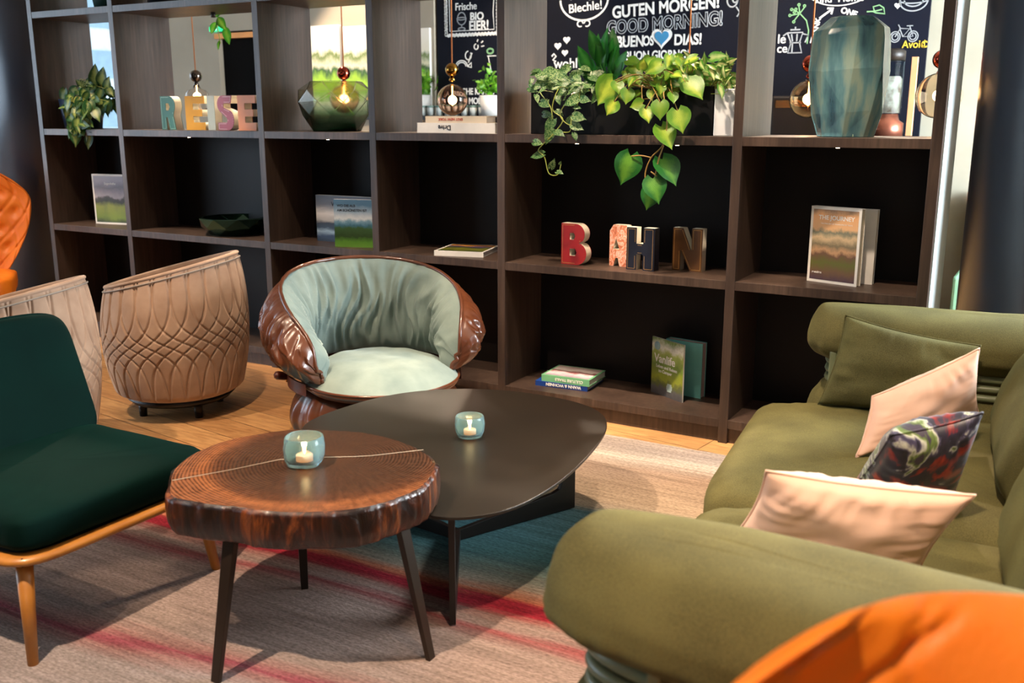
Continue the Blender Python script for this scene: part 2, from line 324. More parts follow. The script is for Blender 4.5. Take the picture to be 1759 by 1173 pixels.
def glyph(name, polys, depth, m, parent, M=None, off=0):
    """solid from 2D outlines with holes, standing in the xz plane, depth along +y"""
    cu = bpy.data.curves.new(name, 'CURVE'); cu.dimensions = '2D'; cu.fill_mode = 'BOTH'; cu.extrude = depth/2
    for pl in polys:
        sp = cu.splines.new('POLY'); sp.points.add(len(pl)-1); sp.use_cyclic_u = True
        for i, (x, y) in enumerate(pl): sp.points[i].co = (x, y, 0, 1)
    t = bpy.data.objects.new(name+'_tmp', cu); C.objects.link(t)
    dg = bpy.context.evaluated_depsgraph_get(); me = bpy.data.meshes.new_from_object(t.evaluated_get(dg)); bpy.data.objects.remove(t)
    me.transform(Matrix.Translation((0, depth/2+off, 0)) @ Matrix.Rotation(PI/2, 4, 'X')); me.materials.clear(); me.materials.append(m)
    me.name = name; o = bpy.data.objects.new(name, me); C.objects.link(o); o.parent = parent; return o
def N3(x, y, z): return noise.noise(Vector((x, y, z)))
def sgn(x, p): return math.copysign(abs(x)**p, x)
def softbox(b, cx, cy, cz, sx, sy, sz, e=.28, puff=.0, wr=.004, seed=0, n=26, fq=5):
    """superellipsoid cushion block"""
    def fn(u, v):
        th = u*2*PI; ph = (v-.5)*PI; ce = .22
        x = sgn(math.cos(th), e)*sgn(math.cos(ph), ce); y = sgn(math.sin(th), e)*sgn(math.cos(ph), ce); z = sgn(math.sin(ph), .42)
        z *= 1+puff*(1-x*x)*(1-y*y)
        d = wr*(N3(x*sx*fq+seed, y*sy*fq, z*sz*fq+seed*2)+.5*N3(x*sx*fq*2.7+seed, y*sy*fq*2.7, z*3))
        k = Vector((x, y, z)).normalized()*d*2
        return (cx+x*sx/2+k.x, cy+y*sy/2+k.y, cz+z*sz/2+k.z)
    b.grid(fn, n*4, n, cu=True); return b
def pillow(name, label, m, P, t, seed, cat='cushion', group=None, wr=.012, uv=False):
    """cushion through four corners BL BR TR TL"""
    BL, BR, TR, TL = [Vector(p) for p in P]; ctr = (BL+BR+TR+TL)/4
    nrm = ((BR-BL).cross(TL-BL)+(TR-TL).cross(TR-BR)).normalized()
    b = B(); n = 44
    def mk(sd):
        def fn(i, j):
            u, v = i*2-1, j*2-1
            uu = u*(1-.07*(1-v*v)*abs(u)); vv = v*(1-.09*(1-u*u)*abs(v))
            p = BL*(1-uu)*(1-vv)/4+BR*(1+uu)*(1-vv)/4+TR*(1+uu)*(1+vv)/4+TL*(1-uu)*(1+vv)/4
            th = ((1-u*u)*(1-v*v))
            h = t/2*(th**.42)
            edge = min(1, th*3)
            wv = wr*edge*(N3(u*2.2+seed, v*2.2, seed)+.9*N3(u*6*(1+abs(v)), v*1.5, seed+4)*(abs(v)**2)+.8*N3(u*1.5, v*6, seed+9)*(abs(u)**2))
            return p+nrm*sd*(h+wv)
        return fn
    b.grid(mk(1), n, n, uv=uv); b.grid(mk(-1), n, n, uv=uv, flip=True)
    root = thing(name, label, cat, tuple(Vector((ctr.x, ctr.y, min(BL.z, BR.z)))), 0, group)
    o = b.mk('cushion_cover', m, root, fix=False); o.data.transform(Matrix.Translation(-root.location))
    import bmesh
    bm = bmesh.new(); bm.from_mesh(o.data); bmesh.ops.remove_doubles(bm, verts=bm.verts, dist=1e-4); bmesh.ops.recalc_face_normals(bm, faces=bm.faces); bm.to_mesh(o.data); bm.free()
    f = mk(0); pts = [f(k/30, 0) for k in range(30)]+[f(1, k/30) for k in range(30)]+[f(1-k/30, 1) for k in range(30)]+[f(0, 1-k/30) for k in range(30)]
    s = B().tube([p-root.location for p in pts], .0035, 6, closed=True).mk('piping', m, root)
    return root

# ------------------------------------------------------------------ room
struct(B().box(-7.6, 5.2, -7.2, 6.6, -.1, 0).mk('floor', FLOOR, smooth=False))
struct(B().box(-7.6, 5.2, -7.2, 6.6, 3.32, 3.42).mk('ceiling', CEIL, smooth=False))
struct(B().box(-6.65, -5.28, 3.2, 3.35, 0, 3.32).box(-4.62, -2.67, 3.2, 3.35, 0, 3.32).box(-5.28, -4.62, 3.2, 3.35, 2.27, 3.32).mk('wall_back', PLAST, smooth=False))
struct(B().box(-2.67, 5.2, 3.26, 3.4, 0, 3.32).mk('wall_back_bar', WHITEW, smooth=False))
struct(B().box(-7.6, 5.2, -7.3, -7.2, 0, .9).box(-7.6, 5.2, -7.3, -7.2, .9, 3.32).mk('wall_front', DIMW, smooth=False))
struct(B().box(5.1, 5.2, -7.2, -.2, 0, 3.32).box(5.1, 5.2, 3.0, 3.3, 0, 3.32).box(5.1, 5.2, -.2, 3.0, 0, .5).box(5.1, 5.2, -.2, 3.0, 3.0, 3.32).mk('wall_right', DIMW, smooth=False))
struct(B().box(-7.6, -7.5, -7.2, 6.6, 0, .25).box(-7.6, -7.5, -7.2, 6.6, 3.1, 3.32).mk('wall_left', PLAST, smooth=False))
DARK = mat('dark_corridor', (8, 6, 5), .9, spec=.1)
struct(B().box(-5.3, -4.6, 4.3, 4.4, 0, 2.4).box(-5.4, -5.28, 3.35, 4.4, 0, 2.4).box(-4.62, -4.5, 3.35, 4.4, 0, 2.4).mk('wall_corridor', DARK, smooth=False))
d1 = thing('door_1', None, None, (-4.95, 3.2, 0)); d1['kind'] = 'structure'
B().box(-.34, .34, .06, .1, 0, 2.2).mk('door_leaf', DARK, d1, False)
B().box(-.36, .36, -.02, .06, 2.2, 2.25).mk('door_head_trim', mat('copper_trim', (190, 120, 60), .35, metal=.6), d1, False)
FRAME = mat('window_frame_metal', (60, 66, 72), .4, metal=.5)
GLZ = glass('window_glazing', (250, 253, 255), 0, 1.0).m
wn = thing('window_1', None, None, (-7.55, -.3, 0)); wn['kind'] = 'structure'
b = B()
for k in range(-6, 7): b.box(-.03, .03, k*1.1-.03, k*1.1+.03, .25, 3.1)
b.box(-.03, .03, -6.8, 6.8, .25, .31).box(-.03, .03, -6.8, 6.8, 3.04, 3.1)
b.mk('window_frame', FRAME, wn, False)
B().box(-.004, .004, -6.8, 6.8, .3, 3.06).mk('pane', GLZ, wn, False)
w2 = thing('window_2', None, None, (5.15, 1.4, 0)); w2['kind'] = 'structure'
B().box(-.03, .03, -1.6, -1.53, .5, 3).box(-.03, .03, 1.53, 1.6, .5, 3).box(-.03, .03, -.03, .03, .5, 3).mk('window_frame', FRAME, w2, False)
# outside the left window: city blocks and a balustrade
ob = thing('office_block', 'pale multi-storey building seen through the left window', 'building', (-17, 10, -3))
B().box(-1.5, 1.5, -4, 3.5, 0, 14).mk('facade', mat('pale_concrete', (226, 234, 240), .8, emit=(225, 238, 250), estr=.0), ob, False)
WPANE = mat('blue_window_band', (150, 178, 196), .3)
for zz in range(3, 13): B().box(1.5, 1.53, -3.8, 3.3, zz+.2, zz+.75).mk('window_band', WPANE, ob, False)
rl = thing('balustrade', 'thin vertical bar railing outside the left window', 'railing', (-8.6, 1, 0))
b = B(); b.box(-.03, .03, -5, 5, 1.18, 1.23).box(-.02, .02, -5, 5, .35, .39).mk('rail', FRAME, rl, False)
b = B()
for k in range(-45, 46): b.box(-.01, .01, k*.11-.01, k*.11+.01, .0, 1.18)
tag(b.mk('bars', FRAME, rl, False), kind='stuff')
struct(B().box(-9.2, -7.6, -5, 6, -.2, -.02).mk('terrace_slab', mat('terrace', (150, 150, 150), .9), smooth=False))
# columns
colL = thing('column', 'round dark blue-grey column at the left end of the bookshelf', 'column', (-4.03, .28, 0))
B().lathe([(.31, 0), (.31, 3.32)], 64).mk('shaft', COLM, colL)
colR = thing('column', 'wide round anthracite column behind the far end of the green sofa', 'column', (2.36, .62, 0))
B().lathe([(.43, 0), (.43, 3.32)], 72).mk('shaft', COLM, colR)
# recessed ceiling lights
DLR = mat('downlight_ring', (30, 30, 30), .4); DLE = mat('downlight_lens', (255, 230, 190), .3, emit=(255, 214, 160), estr=6)
for i, (l, t, p) in enumerate(SPOTS):
    dl = thing('downlight', 'small round recessed ceiling spotlight', 'ceiling light', (l[0], l[1], 3.32), 0, 'recessed ceiling spotlights')
    B().lathe([(.055, -.012), (.06, 0)], 24).mk('ring', DLR, dl); B().lathe([(.035, -.014), (.035, -.012)], 20).mk('lens', DLE, dl)

# ------------------------------------------------------------------ rug
rg = thing('area_rug', 'large wool rug with cream, teal, red and taupe wavy stripes under the tables', 'rug', (0, 0, 0))
b = B()
def rugf(u, v):
    x = -.72+u*3.7; y = -3.5+v*3.33
    if v > .999: y += .006*N3(x*30, 0, 0)
    return (x, y, .007)
b.grid(rugf, 90, 60); 
n0 = len(b.v); b.box(-.718, 2.97, -3.49, -.18, .001, .0068)
b.mk('pile', RUG, rg, fix=False)

# ------------------------------------------------------------------ bookshelf
bs = thing('bookshelf', 'huge dark oak open room-divider shelf with display niches', 'bookshelf', (0, 0, 0))
PX = [-3.651, -2.874, -1.695, -.909, -.128, 1.045, 1.834]; T = .042; DEP = .43
SZ = [.1115, .75, 1.375, 2.1075, 2.74]
for i, x in enumerate(PX):
    B().box(x, x+T, 0, DEP, 0, SZ[-1]).mk('upright', OAK, bs, False, bevel=.0015)
for j, z in enumerate(SZ):
    for i in range(6):
        B().box(PX[i]+T, PX[i+1], .0015, DEP, z-.04, z).mk('shelf_board', OAK, bs, False, bevel=.0015)
for j in (0, 1):
    for i in range(6):
        B().box(PX[i]+T, PX[i+1], .385, .40, SZ[j], SZ[j+1]-.04).mk('back_panel', SHADEP, bs, False)
B().box(PX[0]+T, PX[-1], .02, .04, 0, SZ[0]-.04).mk('plinth', OAK, bs, False)
B().box(PX[-1]+T, PX[-1]+T+.004, .03, DEP, 0, SZ[-1]).mk('white_side_panel', mat('white_laminate', (196, 210, 214), .65), bs, False)
PUCK = mat('puck_light_lens', (255, 240, 215), .3, emit=(255, 225, 180), estr=14)
for x in (-2.33, -1.25, .27, .77, 1.47): B().lathe([(.008, -.004), (.008, 0)], 16, (x, .07, SZ[2]-.04)).mk('puck_light', PUCK, bs)
for x in (-3.15, -2.3, -1.95): B().lathe([(.014, -.03), (.014, 0)], 16, (x, .3, SZ[3]-.04)).mk('puck_light', DLR, bs)

# ------------------------------------------------------------------ sofa
sf = thing('sofa', 'long olive green fabric sofa with puffy strapped arms', 'sofa', (1.39, -.66, 0), math.radians(6))
def loft(levels, cx0, cyc, x1, e=.35, nz=60, na=110, wr=.006, seed=0):
    """levels: (z, half thickness y, front x)"""
    def at(t):
        k = min(int(t*(len(levels)-1)), len(levels)-2); q = t*(len(levels)-1)-k
        a, c = levels[k], levels[k+1]; p_, n_ = levels[max(k-1, 0)], levels[min(k+2, len(levels)-1)]
        return tuple(max(0, .5*(2*a[i]+(c[i]-p_[i])*q+(2*p_[i]-5*a[i]+4*c[i]-n_[i])*q*q+(3*a[i]-p_[i]-3*c[i]+n_[i])*q**3)) if i != 2 else .5*(2*a[i]+(c[i]-p_[i])*q+(2*p_[i]-5*a[i]+4*c[i]-n_[i])*q*q+(3*a[i]-p_[i]-3*c[i]+n_[i])*q**3) for i in range(3))
    def fn(u, v):
        # denser near the top
        z, hy, xf = at(v)
        th = 2*PI*u; xc = (xf+x1)/2; hx = (x1-xf)/2
        X = xc+hx*sgn(math.cos(th), .5 if hy > .02 else 1)*1; Y = cyc+hy*sgn(math.sin(th), .55)
        d = wr*N3(X*7+seed, Y*7, z*7)+wr*.7*N3(X*3, Y*3, z*24+seed)
        d += (.010*N3(th*9+seed, 0, z*6)+.006*N3(th*22, seed, z*4))*(math.exp(-((z-.625)/.035)**2)+math.exp(-((z-.46)/.03)**2))
        k = Vector((math.cos(th), math.sin(th), 0))*d
        if v > .85: k *= (1-v)/.15
        return (X+k.x, Y+k.y, z+wr*N3(X*5, Y*5, seed))
    return fn
def arm(cyc, seed, ztop=.75, dx=0, rot=0):
    L = [(.07, .16, .03), (.12, .185, .01), (.22, .195, 0), (.34, .19, .0), (.44, .165, .025), (.485, .14, .06), (.51, .132, .075), (.54, .13, .078), (.575, .132, .075), (.592, .145, .055), (.612, .175, .02)]
    L += [(.657+.12*math.sin(math.radians(a)), .203*max(0, math.cos(math.radians(a)))**.62, -.002+.055*(1-max(0, math.cos(math.radians(a)))**.8)) for a in (-8, 8, 22, 36, 48, 58, 66, 73, 79, 84, 88, 90)]
    L = [(z*ztop/.777, h, x+dx) for z, h, x in L]; MR = Matrix.Translation((.1, cyc, 0)) @ Matrix.Rotation(rot, 4, 'Z') @ Matrix.Translation((-.1, -cyc, 0))
    b = B().grid(loft(L, 0, cyc, 1.24, seed=seed), 130, 90, cu=True)
    o = b.mk('armrest', OLIVE, sf, M=MR)
    RM = mat('grey_green_strap', (120, 128, 96), .35, spec=.5)
    for k, z in enumerate((.508, .542, .576)):
        zz = z*ztop/.777; pts = []
        for i in range(60):
            th = 2*PI*i/60; pts.append(MR @ Vector((.66+dx/2+(.585-dx/2)*sgn(math.cos(th), .5), cyc+.138*sgn(math.sin(th), .55), zz)))
        B().tube(pts, .0125, 8, closed=True).mk('strap_ring', RM, o)
    B().box(.25, .275, cyc-.165, cyc-.135, .46, .63).mk('clasp', RM, o, False, bevel=.004, M=MR)
arm(.19, 3, .775, .16); arm(-2.06, 8, .775, .02, math.radians(-8))
b = B(); softbox(b, .56, -.49, .315, 1.10, 1.07, .27, e=.22, puff=.12, wr=.004, seed=1); b.mk('seat_cushion', OLIVE, sf)
b = B(); softbox(b, .57, -1.46, .31, 1.08, .88, .26, e=.22, puff=.12, wr=.004, seed=5); b.mk('seat_cushion', OLIVE, sf)
B().box(.1, 1.2, -2.0, .1, .06, .22).mk('base', OLIVE2, sf, False, bevel=.02)
b = B(); softbox(b, 1.22, -.93, .42, .24, 2.5, .68, e=.25, wr=.006, seed=2); b.mk('backrest', OLIVE, sf)
def backcush(y0, y1, x, lean, h, seed):
    b = B()
    def fn(u, v):
        th = u*2*PI; ph = (v-.5)*PI
        x_ = sgn(math.cos(th), .8)*sgn(math.cos(ph), .4); y_ = sgn(math.sin(th), .35)*sgn(math.cos(ph), .3); z_ = sgn(math.sin(ph), .4)
        d = .012*N3(y_*3+seed, z_*3, 0)+.012*N3(y_*9+seed, z_*2, 1)*abs(z_)**2
        Z = .45+h/2+z_*h/2*(1-.05*(1-y_*y_))
        return (x+lean*(Z-.45)+x_*(.13*(1-.35*z_*z_))+d, (y0+y1)/2+y_*(y1-y0)/2*(1-.04*(1-z_*z_)), Z)
    b.grid(fn, 100, 30, cu=True); o = b.mk('back_cushion', OLIVE2, sf)
    pts = [(x+lean*(Z-.45)-.0, yy, Z) for yy, Z in [(y0+.0, .47+.002*k*h*0+k*(h-.04)/20) for k in range(21)]]
    pts = [(x+lean*(.02+k*(h-.04)/20), y0+.004, .47+k*(h-.04)/20) for k in range(21)]+[(x+lean*h, y0+(y1-y0)*k/20, .45+h-.004) for k in range(1, 20)]
    B().tube(pts, .005, 6).mk('piping', OLIVE2, o)
backcush(-.98, -.08, .86, .35, .36, 4); backcush(-1.9, -1.0, .86, .33, .33, 11)

pillow('cushion', 'large olive green fabric cushion leaning on the far arm of the sofa', OLIVE2, [(1.625, -.687, .45), (2.082, -.69, .45), (2.13, -.66, .72), (1.687, -.64, .775)], .17, 2)
pillow('cushion', 'peach velvet cushion leaning diagonally on the olive green cushion', PEACH, [(1.861, -1.232, .46), (2.16, -.92, .56), (2.15, -1.029, .79), (1.879, -1.14, .63)], .12, 5, wr=.008)
pillow('cushion', 'peach velvet cushion standing closest to the near arm of the sofa', PEACH, [(1.715, -1.984, .46), (2.136, -1.985, .46), (2.239, -2.046, .70), (1.824, -2.12, .70)], .13, 9, wr=.014)
def floral():
    a = NT('dark_floral_satin'); n = a.n('TexVoronoi', Scale=9); a.l(a.coord('Object', (1, 1, .7)), n.inputs['Vector'])
    n2 = a.n('TexNoise', Scale=5, Detail=4, Distortion=2.5); a.l(a.coord('Object'), n2.inputs['Vector'])
    a.l(a.ramp(n2.outputs[0], [(.36, (190, 60, 30)), (.42, (130, 24, 30)), (.45, (44, 36, 56)), (.53, (30, 28, 44)), (.56, (80, 74, 104)), (.59, (210, 214, 200)), (.62, (110, 136, 60)), (.66, (60, 50, 70))]), a.b.inputs['Base Color'])
    a.b.inputs['Roughness'].default_value = .4; a.b.inputs['Sheen Weight'].default_value = .3; return a.m
pillow('cushion', 'dark satin cushion with red and white flowers between the two peach cushions', floral(), [(1.901, -1.496, .46), (2.152, -1.40, .46), (2.211, -1.62, .76), (2.02, -1.72, .70)], .15, 14, wr=.008)

# ------------------------------------------------------------------ black blade-leg table
tb = thing('coffee_table', 'low black pebble-shaped coffee table on flat blade legs', 'coffee table', (.6, -1.5, 0))
OUT = [(.021,-1.627),(.014,-1.426),(.047,-1.217),(.134,-1.062),(.279,-.94),(.461,-.875),(.67,-.87),(.846,-.923),(.969,-1.06),(1.035,-1.28),(1.079,-1.566),(1.083,-1.786),(1.049,-1.965),(.93,-2.08),(.78,-2.07),(.58,-1.99),(.38,-1.90),(.17,-1.80)]
def smoothpoly(P, n=6, it=1):
    R = []
    m = len(P)
    for i in range(m):
        p0, p1, p2, p3 = P[i-1], P[i], P[(i+1) % m], P[(i+2) % m]
        for k in range(n):
            t = k/n
            R.append(tuple(.5*((2*p1[c])+(-p0[c]+p2[c])*t+(2*p0[c]-5*p1[c]+4*p2[c]-p3[c])*t*t+(-p0[c]+3*p1[c]-3*p2[c]+p3[c])*t**3) for c in (0, 1)))
    for _ in range(it*8):
        R = [tuple((R[i-1][c]+2*R[i][c]+R[(i+1) % len(R)][c])/4 for c in (0, 1)) for i in range(len(R))]
    return R
P = [(x-.6, y+1.5) for x, y in smoothpoly(OUT)]
B().prism(P, .370, .380).mk('tabletop', TABM, tb, False, bevel=.002)
for ang_pt in ((.909-.6, -2.004+1.5), (.82-.6, -1.033+1.5), (.12-.6, -1.45+1.5)):
    R = math.hypot(*ang_pt); a = math.atan2(ang_pt[1], ang_pt[0])
    # blade in the vertical plane through the centre: foot at the rim, bar sloping to the centre
    prof = [(R, .004), (R, .37), (R-.055, .37), (R-.058, .14), (R-.066, .125), (R-.085, .118), (.02, .09), (-.02, .03)]
    prof = [(R, .012), (R, .37), (R-.06, .37), (R-.062, .12), (R-.072, .10), (R-.10, .09), (0, .05), (0, .012)]
    b = B(); n = len(prof); b.v = [(p, -.009, z) for p, z in prof]+[(p, .009, z) for p, z in prof]
    b.f = [tuple(range(n)), tuple(range(2*n-1, n-1, -1))]+[(i, n+i, n+(i+1) % n, (i+1) % n) for i in range(n)]
    b.mk('leg', BLKMET, tb, False, bevel=.001, M=Matrix.Rotation(a, 4, 'Z'))

# ------------------------------------------------------------------ wood slab table
ws = thing('side_table', 'tree-trunk slice table with polished live edge on dark splayed legs', 'side table', (.53, -2.19, 0))
RIM = [(.366,-2.521),(.262,-2.44),(.187,-2.32),(.155,-2.195),(.19,-2.043),(.289,-1.921),(.473,-1.856),(.632,-1.857),(.769,-1.913),(.859,-1.986),(.908,-2.114),(.914,-2.216),(.882,-2.324),(.799,-2.406),(.697,-2.465),(.576,-2.504),(.447,-2.521)]
RIM = [(x-.53, y+2.19) for x, y in smoothpoly(RIM, 20, 2)]
def slabring(i, k):   # position on rim i at side level k in 0..1
    pass
NR = len(RIM)
b = B()
def rp(i, s, z, w=1):
    x, y = RIM[i % NR]; a = math.atan2(y, x)
    d = .010*N3(math.cos(a)*2, math.sin(a)*2, 0)+w*(.010*N3(a*3, z*3, 3)+.008*max(0, N3(a*9, z*3, 7))+.003*N3(a*30, z*9, 1)*(1 if a < 1.2 and a > -1.8 else .3))
    k = 1+d/math.hypot(x, y); return (x*s*k, y*s*k, z)
rings = [[rp(i, s, .49, .0 if s < .97 else .6) for i in range(NR)] for s in (.05, .3, .6, .85, .95, .975)]
b.v = [(0, 0, .49)]
for r in rings: b.v += r
for i in range(NR): b.f.append((0, 1+i, 1+(i+1) % NR))
for k in range(len(rings)-1):
    for i in range(NR): b.f.append((1+k*NR+i, 1+(k+1)*NR+i, 1+(k+1)*NR+(i+1) % NR, 1+k*NR+(i+1) % NR))
b.mk('tabletop', slab_top(), ws)
b = B(); sl = []
sl.append([rp(i, .975, .49, .6) for i in range(NR)])
for k in range(15):
    t = k/14; z = .484-t*.100; bul = 1.0+.012*math.sin(t*PI)-(.03 if k == 14 else 0)-.05*max(0, t-.7)
    sl.append([rp(i, bul, z, 1.4) for i in range(NR)])
sl.append([rp(i, .9, .383, 0) for i in range(NR)]); sl.append([(0, 0, .383)]*NR)
for r in sl: b.v += r
for k in range(len(sl)-1):
    for i in range(NR): b.f.append((k*NR+i, k*NR+(i+1) % NR, (k+1)*NR+(i+1) % NR, (k+1)*NR+i))
b.mk('live_edge', slab_bark(), ws)
CR = [(.291,-2.448),(.371,-2.303),(.429,-2.177),(.5,-2.12),(.533,-2.094),(.60,-2.05),(.642,-2.015),(.743,-1.898)]
b = B(); pts = [(x-.53, y+2.19) for x, y in CR]
for i in range(len(pts)-1):
    (x0, y0), (x1, y1) = pts[i], pts[i+1]; L = math.hypot(x1-x0, y1-y0); nx, ny = -(y1-y0)/L*.003, (x1-x0)/L*.003
    q = len(b.v); b.v += [(x0+nx, y0+ny, .4912), (x0-nx, y0-ny, .4912), (x1-nx, y1-ny, .4912), (x1+nx, y1+ny, .4912), (x0+nx, y0+ny, .485), (x0-nx, y0-ny, .485), (x1-nx, y1-ny, .485), (x1+nx, y1+ny, .485)]
    b.f += [(q, q+1, q+2, q+3), (q, q+4, q+5, q+1), (q+3, q+2, q+6, q+7)]
b.mk('crack_filler', mat('pale_resin', (176, 160, 140), .3), ws, False)
LEGM = mat('dark_bronze_steel', (40, 28, 18), .35, metal=.3)
for fx, fy in ((.523, -2.554), (.951, -2.179), (.373, -2.04)):
    x, y = fx-.53, fy+2.19; a = math.atan2(y, x); rr = math.hypot(x, y)
    p0 = Vector((x, y, .006)); p1 = Vector((math.cos(a)*(rr-.085 if rr > .3 else rr), math.sin(a)*(rr-.085 if rr > .3 else rr), .385))
    wd = .018 if rr > .3 else .014
    t = Vector((-math.sin(a), math.cos(a), 0)); rad = Vector((math.cos(a), math.sin(a), 0))
    b = B(); q = []
    for p, ww in ((p0, .8), (p1, 1.15)):
        for s1, s2 in ((-1, -1), (1, -1), (1, 1), (-1, 1)): q.append(tuple(p+t*s1*wd*ww+rad*s2*.004*ww*2.2))
    b.v = q; b.f = [(0, 1, 2, 3), (7, 6, 5, 4), (0, 4, 5, 1), (1, 5, 6, 2), (2, 6, 7, 3), (3, 7, 4, 0)]
    b.mk('leg', LEGM, ws, False, bevel=.002)

# ------------------------------------------------------------------ tealights
def tealight(label, loc, s, sq):
    t = thing('tealight_holder', label, 'candle holder', loc, .4, None)
    g = NT('teal_crackle_glass'); b_ = g.b; b_.inputs['Base Color'].default_value = lin((176, 212, 218)); b_.inputs['Roughness'].default_value = .12; b_.inputs['Transmission Weight'].default_value = .85; b_.inputs['IOR'].default_value = 1.2
    nz = g.n('TexNoise', Scale=60, Detail=4); g.l(g.coord('Object'), nz.inputs['Vector']); g.bump(nz.outputs[0], .3, .004)
    b = B(); prof = [(.0, .0), (.026, .0), (.038, .006), (.044, .022), (.046, .045), (.043, .068), (.041, .07), (.0395, .068), (.042, .045), (.040, .024), (.033, .012), (.0, .010)]
    n = 40
    def fn(u, v):
        k = v*(len(prof)-1); i = min(int(k), len(prof)-2); f = k-i; r = prof[i][0]*(1-f)+prof[i+1][0]*f; z = prof[i][1]*(1-f)+prof[i+1][1]*f
        a = 2*PI*u; m = 1+(.10*math.cos(4*a)*-1 if sq else 0)*(1-z/.1)
        return (r*m*math.cos(a)*s, r*m*math.sin(a)*s, z*s)
    b.grid(fn, n, len(prof)-1, cu=True); b.mk('glass', g.m, t)
    B().lathe([(.0, .011*s), (.019*s, .011*s), (.019*s, .026*s), (.0, .026*s)], 20).mk('candle', mat('wax', (250, 230, 205), .5, emit=(255, 130, 60), estr=1.6), t)
    B().lathe([(.0005, .026*s), (.004*s, .032*s), (.0045*s, .037*s), (.0025*s, .046*s), (.0003, .055*s)], 10).mk('flame', mat('flame', (255, 200, 150), .5, emit=(255, 150, 80), estr=30), t)
    d = bpy.data.lights.new('flame_light', 'POINT'); d.energy = .6; d.color = (1, .7, .35); d.shadow_soft_size = .008
    o = bpy.data.objects.new('flame_light', d); C.objects.link(o); o.location = (loc[0], loc[1], loc[2]+.045*s)
tealight('squarish teal glass tealight holder with lit candle on the wooden slice table', (.525, -2.175, .4905), 1.27, True)
tealight('round teal glass tealight holder with lit candle on the black table', (.625, -1.455, .380), 1.13, False)

# ------------------------------------------------------------------ swivel armchair
sw = thing('armchair', 'round brown leather tub armchair lined with ruched sage velvet', 'armchair', (-.27, -.83, 0), math.radians(-36)); sw.scale = (.95, .95, 1)
THM = math.radians(128)
def shell(th, ph, outer):
    """th: angle around from the back (-THM..THM), ph 0..1 bottom->top"""
    q = abs(th)/THM; endk = max(0., 1-q**7)**(1/3.2)
    h = .815-.20*(q**2.2); zb = .375
    top = zb+.09+(h-zb-.09)*endk
    th2 = th*(.985 if 1 else 1)
    z = zb+(top-zb)*ph
    # radii
    thick = (.085+.055*q)*(math.sin(min(1, ph*1.02)*PI)**.6)*(endk**.8)
    rmid = .365+.045*ph
    rr = rmid+(thick if outer else -thick*.75)
    return th2, rr, z
def shell_fn(outer):
    def fn(u, v):
        th = (u*2-1)*THM; ph = v
        a, r, z = shell(th, ph, outer)
        s = 1 if outer else -1
        env = math.sin(PI*min(1, max(0, ph)))**.5
        if outer: d = .024*env*(.35-abs(N3(a*8+1.2*N3(a*3, ph*2, 5)+ph*1.2, ph*1.4, 2))*2.2)+.020*env*(.3-abs(N3(a*17+1.5*N3(a*5, ph*3, 8)+ph*2, ph*1.8, 4))*2)
        else: d = -.020*env*(1-abs(N3(a*5.5+1.1*N3(a*2, ph*2, 6)+ph*1.6, ph*1.5, 9))*3.4)+.009*env*N3(a*15, ph*2.5, 3)
        r += d
        ang = PI+a
        return (r*math.cos(ang), r*math.sin(ang), z)
    return fn
b = B().grid(shell_fn(True), 420, 50); b.mk('leather_shell', BROWNL, sw, fix=False)
b = B().grid(shell_fn(False), 260, 40, flip=True); b.mk('velvet_lining', SAGE, sw, fix=False)
f1 = shell_fn(True); f2 = shell_fn(False)
pts = []
for i in range(161):
    u = i/160; p = Vector(f1(u, .995)); q = Vector(f2(u, .995)); pts.append((p+q)/2)
ends = [[(Vector(f1(e, v/20))+Vector(f2(e, v/20)))/2 for v in range(21)] for e in (0, 1)]
B().tube(ends[0]+pts+ends[1][::-1], .009, 8).mk('rim_piping', BROWNL, sw)
# base bulge
def basef(u, v):
    a = 2*PI*u; t = v
    r = .265+.13*math.sin(PI*min(1, t*.92+.05))**.8 if t < 1 else .29
    r += .016*math.sin(PI*t)*(abs(N3(math.cos(a)*6, math.sin(a)*6, t*1.0))*2-.4)+.004*N3(a*14, t*2, 1)*math.sin(PI*t)
    return (r*math.cos(a)+.01, r*math.sin(a), .03+.32*t)
b = B().grid(basef, 220, 30, cu=True); b.mk('lower_bolster', BROWNL, sw)
def sring(z, r, c=.03): return [(r*math.cos(2*PI*k/80)+c, r*math.sin(2*PI*k/80), z) for k in range(80)]
b = B()
def beltf(u, v):
    a = PI*.36+u*(2*PI-PI*.72); z = .322+.052*[0, 0, 1, 1][min(3, int(v*3+.01))]; r = [.39, .402, .402, .39][min(3, int(v*3+.01))]
    return (r*math.cos(a)+.005, r*math.sin(a), z)
b.grid(beltf, 90, 3); bl = b.mk('belt', BELT, sw, smooth=False)
ab = math.radians(-70-0)  # buckle on the visible left side
for aa in (math.radians(-112),):
    t_ = Vector((-math.sin(aa), math.cos(aa), 0)); c_ = Vector((.408*math.cos(aa)+.005, .408*math.sin(aa), .349))
    pts = [c_+t_*.024+Vector((0, 0, .03)), c_-t_*.024+Vector((0, 0, .03)), c_-t_*.024-Vector((0, 0, .03)), c_+t_*.024-Vector((0, 0, .03))]
    B().tube(pts, .005, 8, closed=True).mk('buckle', BRASS, bl)
    B().tube([c_+t_*.05, c_+t_*.08+Vector((math.cos(aa)*.03, math.sin(aa)*.03, .012)), c_+t_*.12+Vector((math.cos(aa)*.02, math.sin(aa)*.02, .02))], [.018, .02, .012], 8).mk('belt_end', BELT, bl)
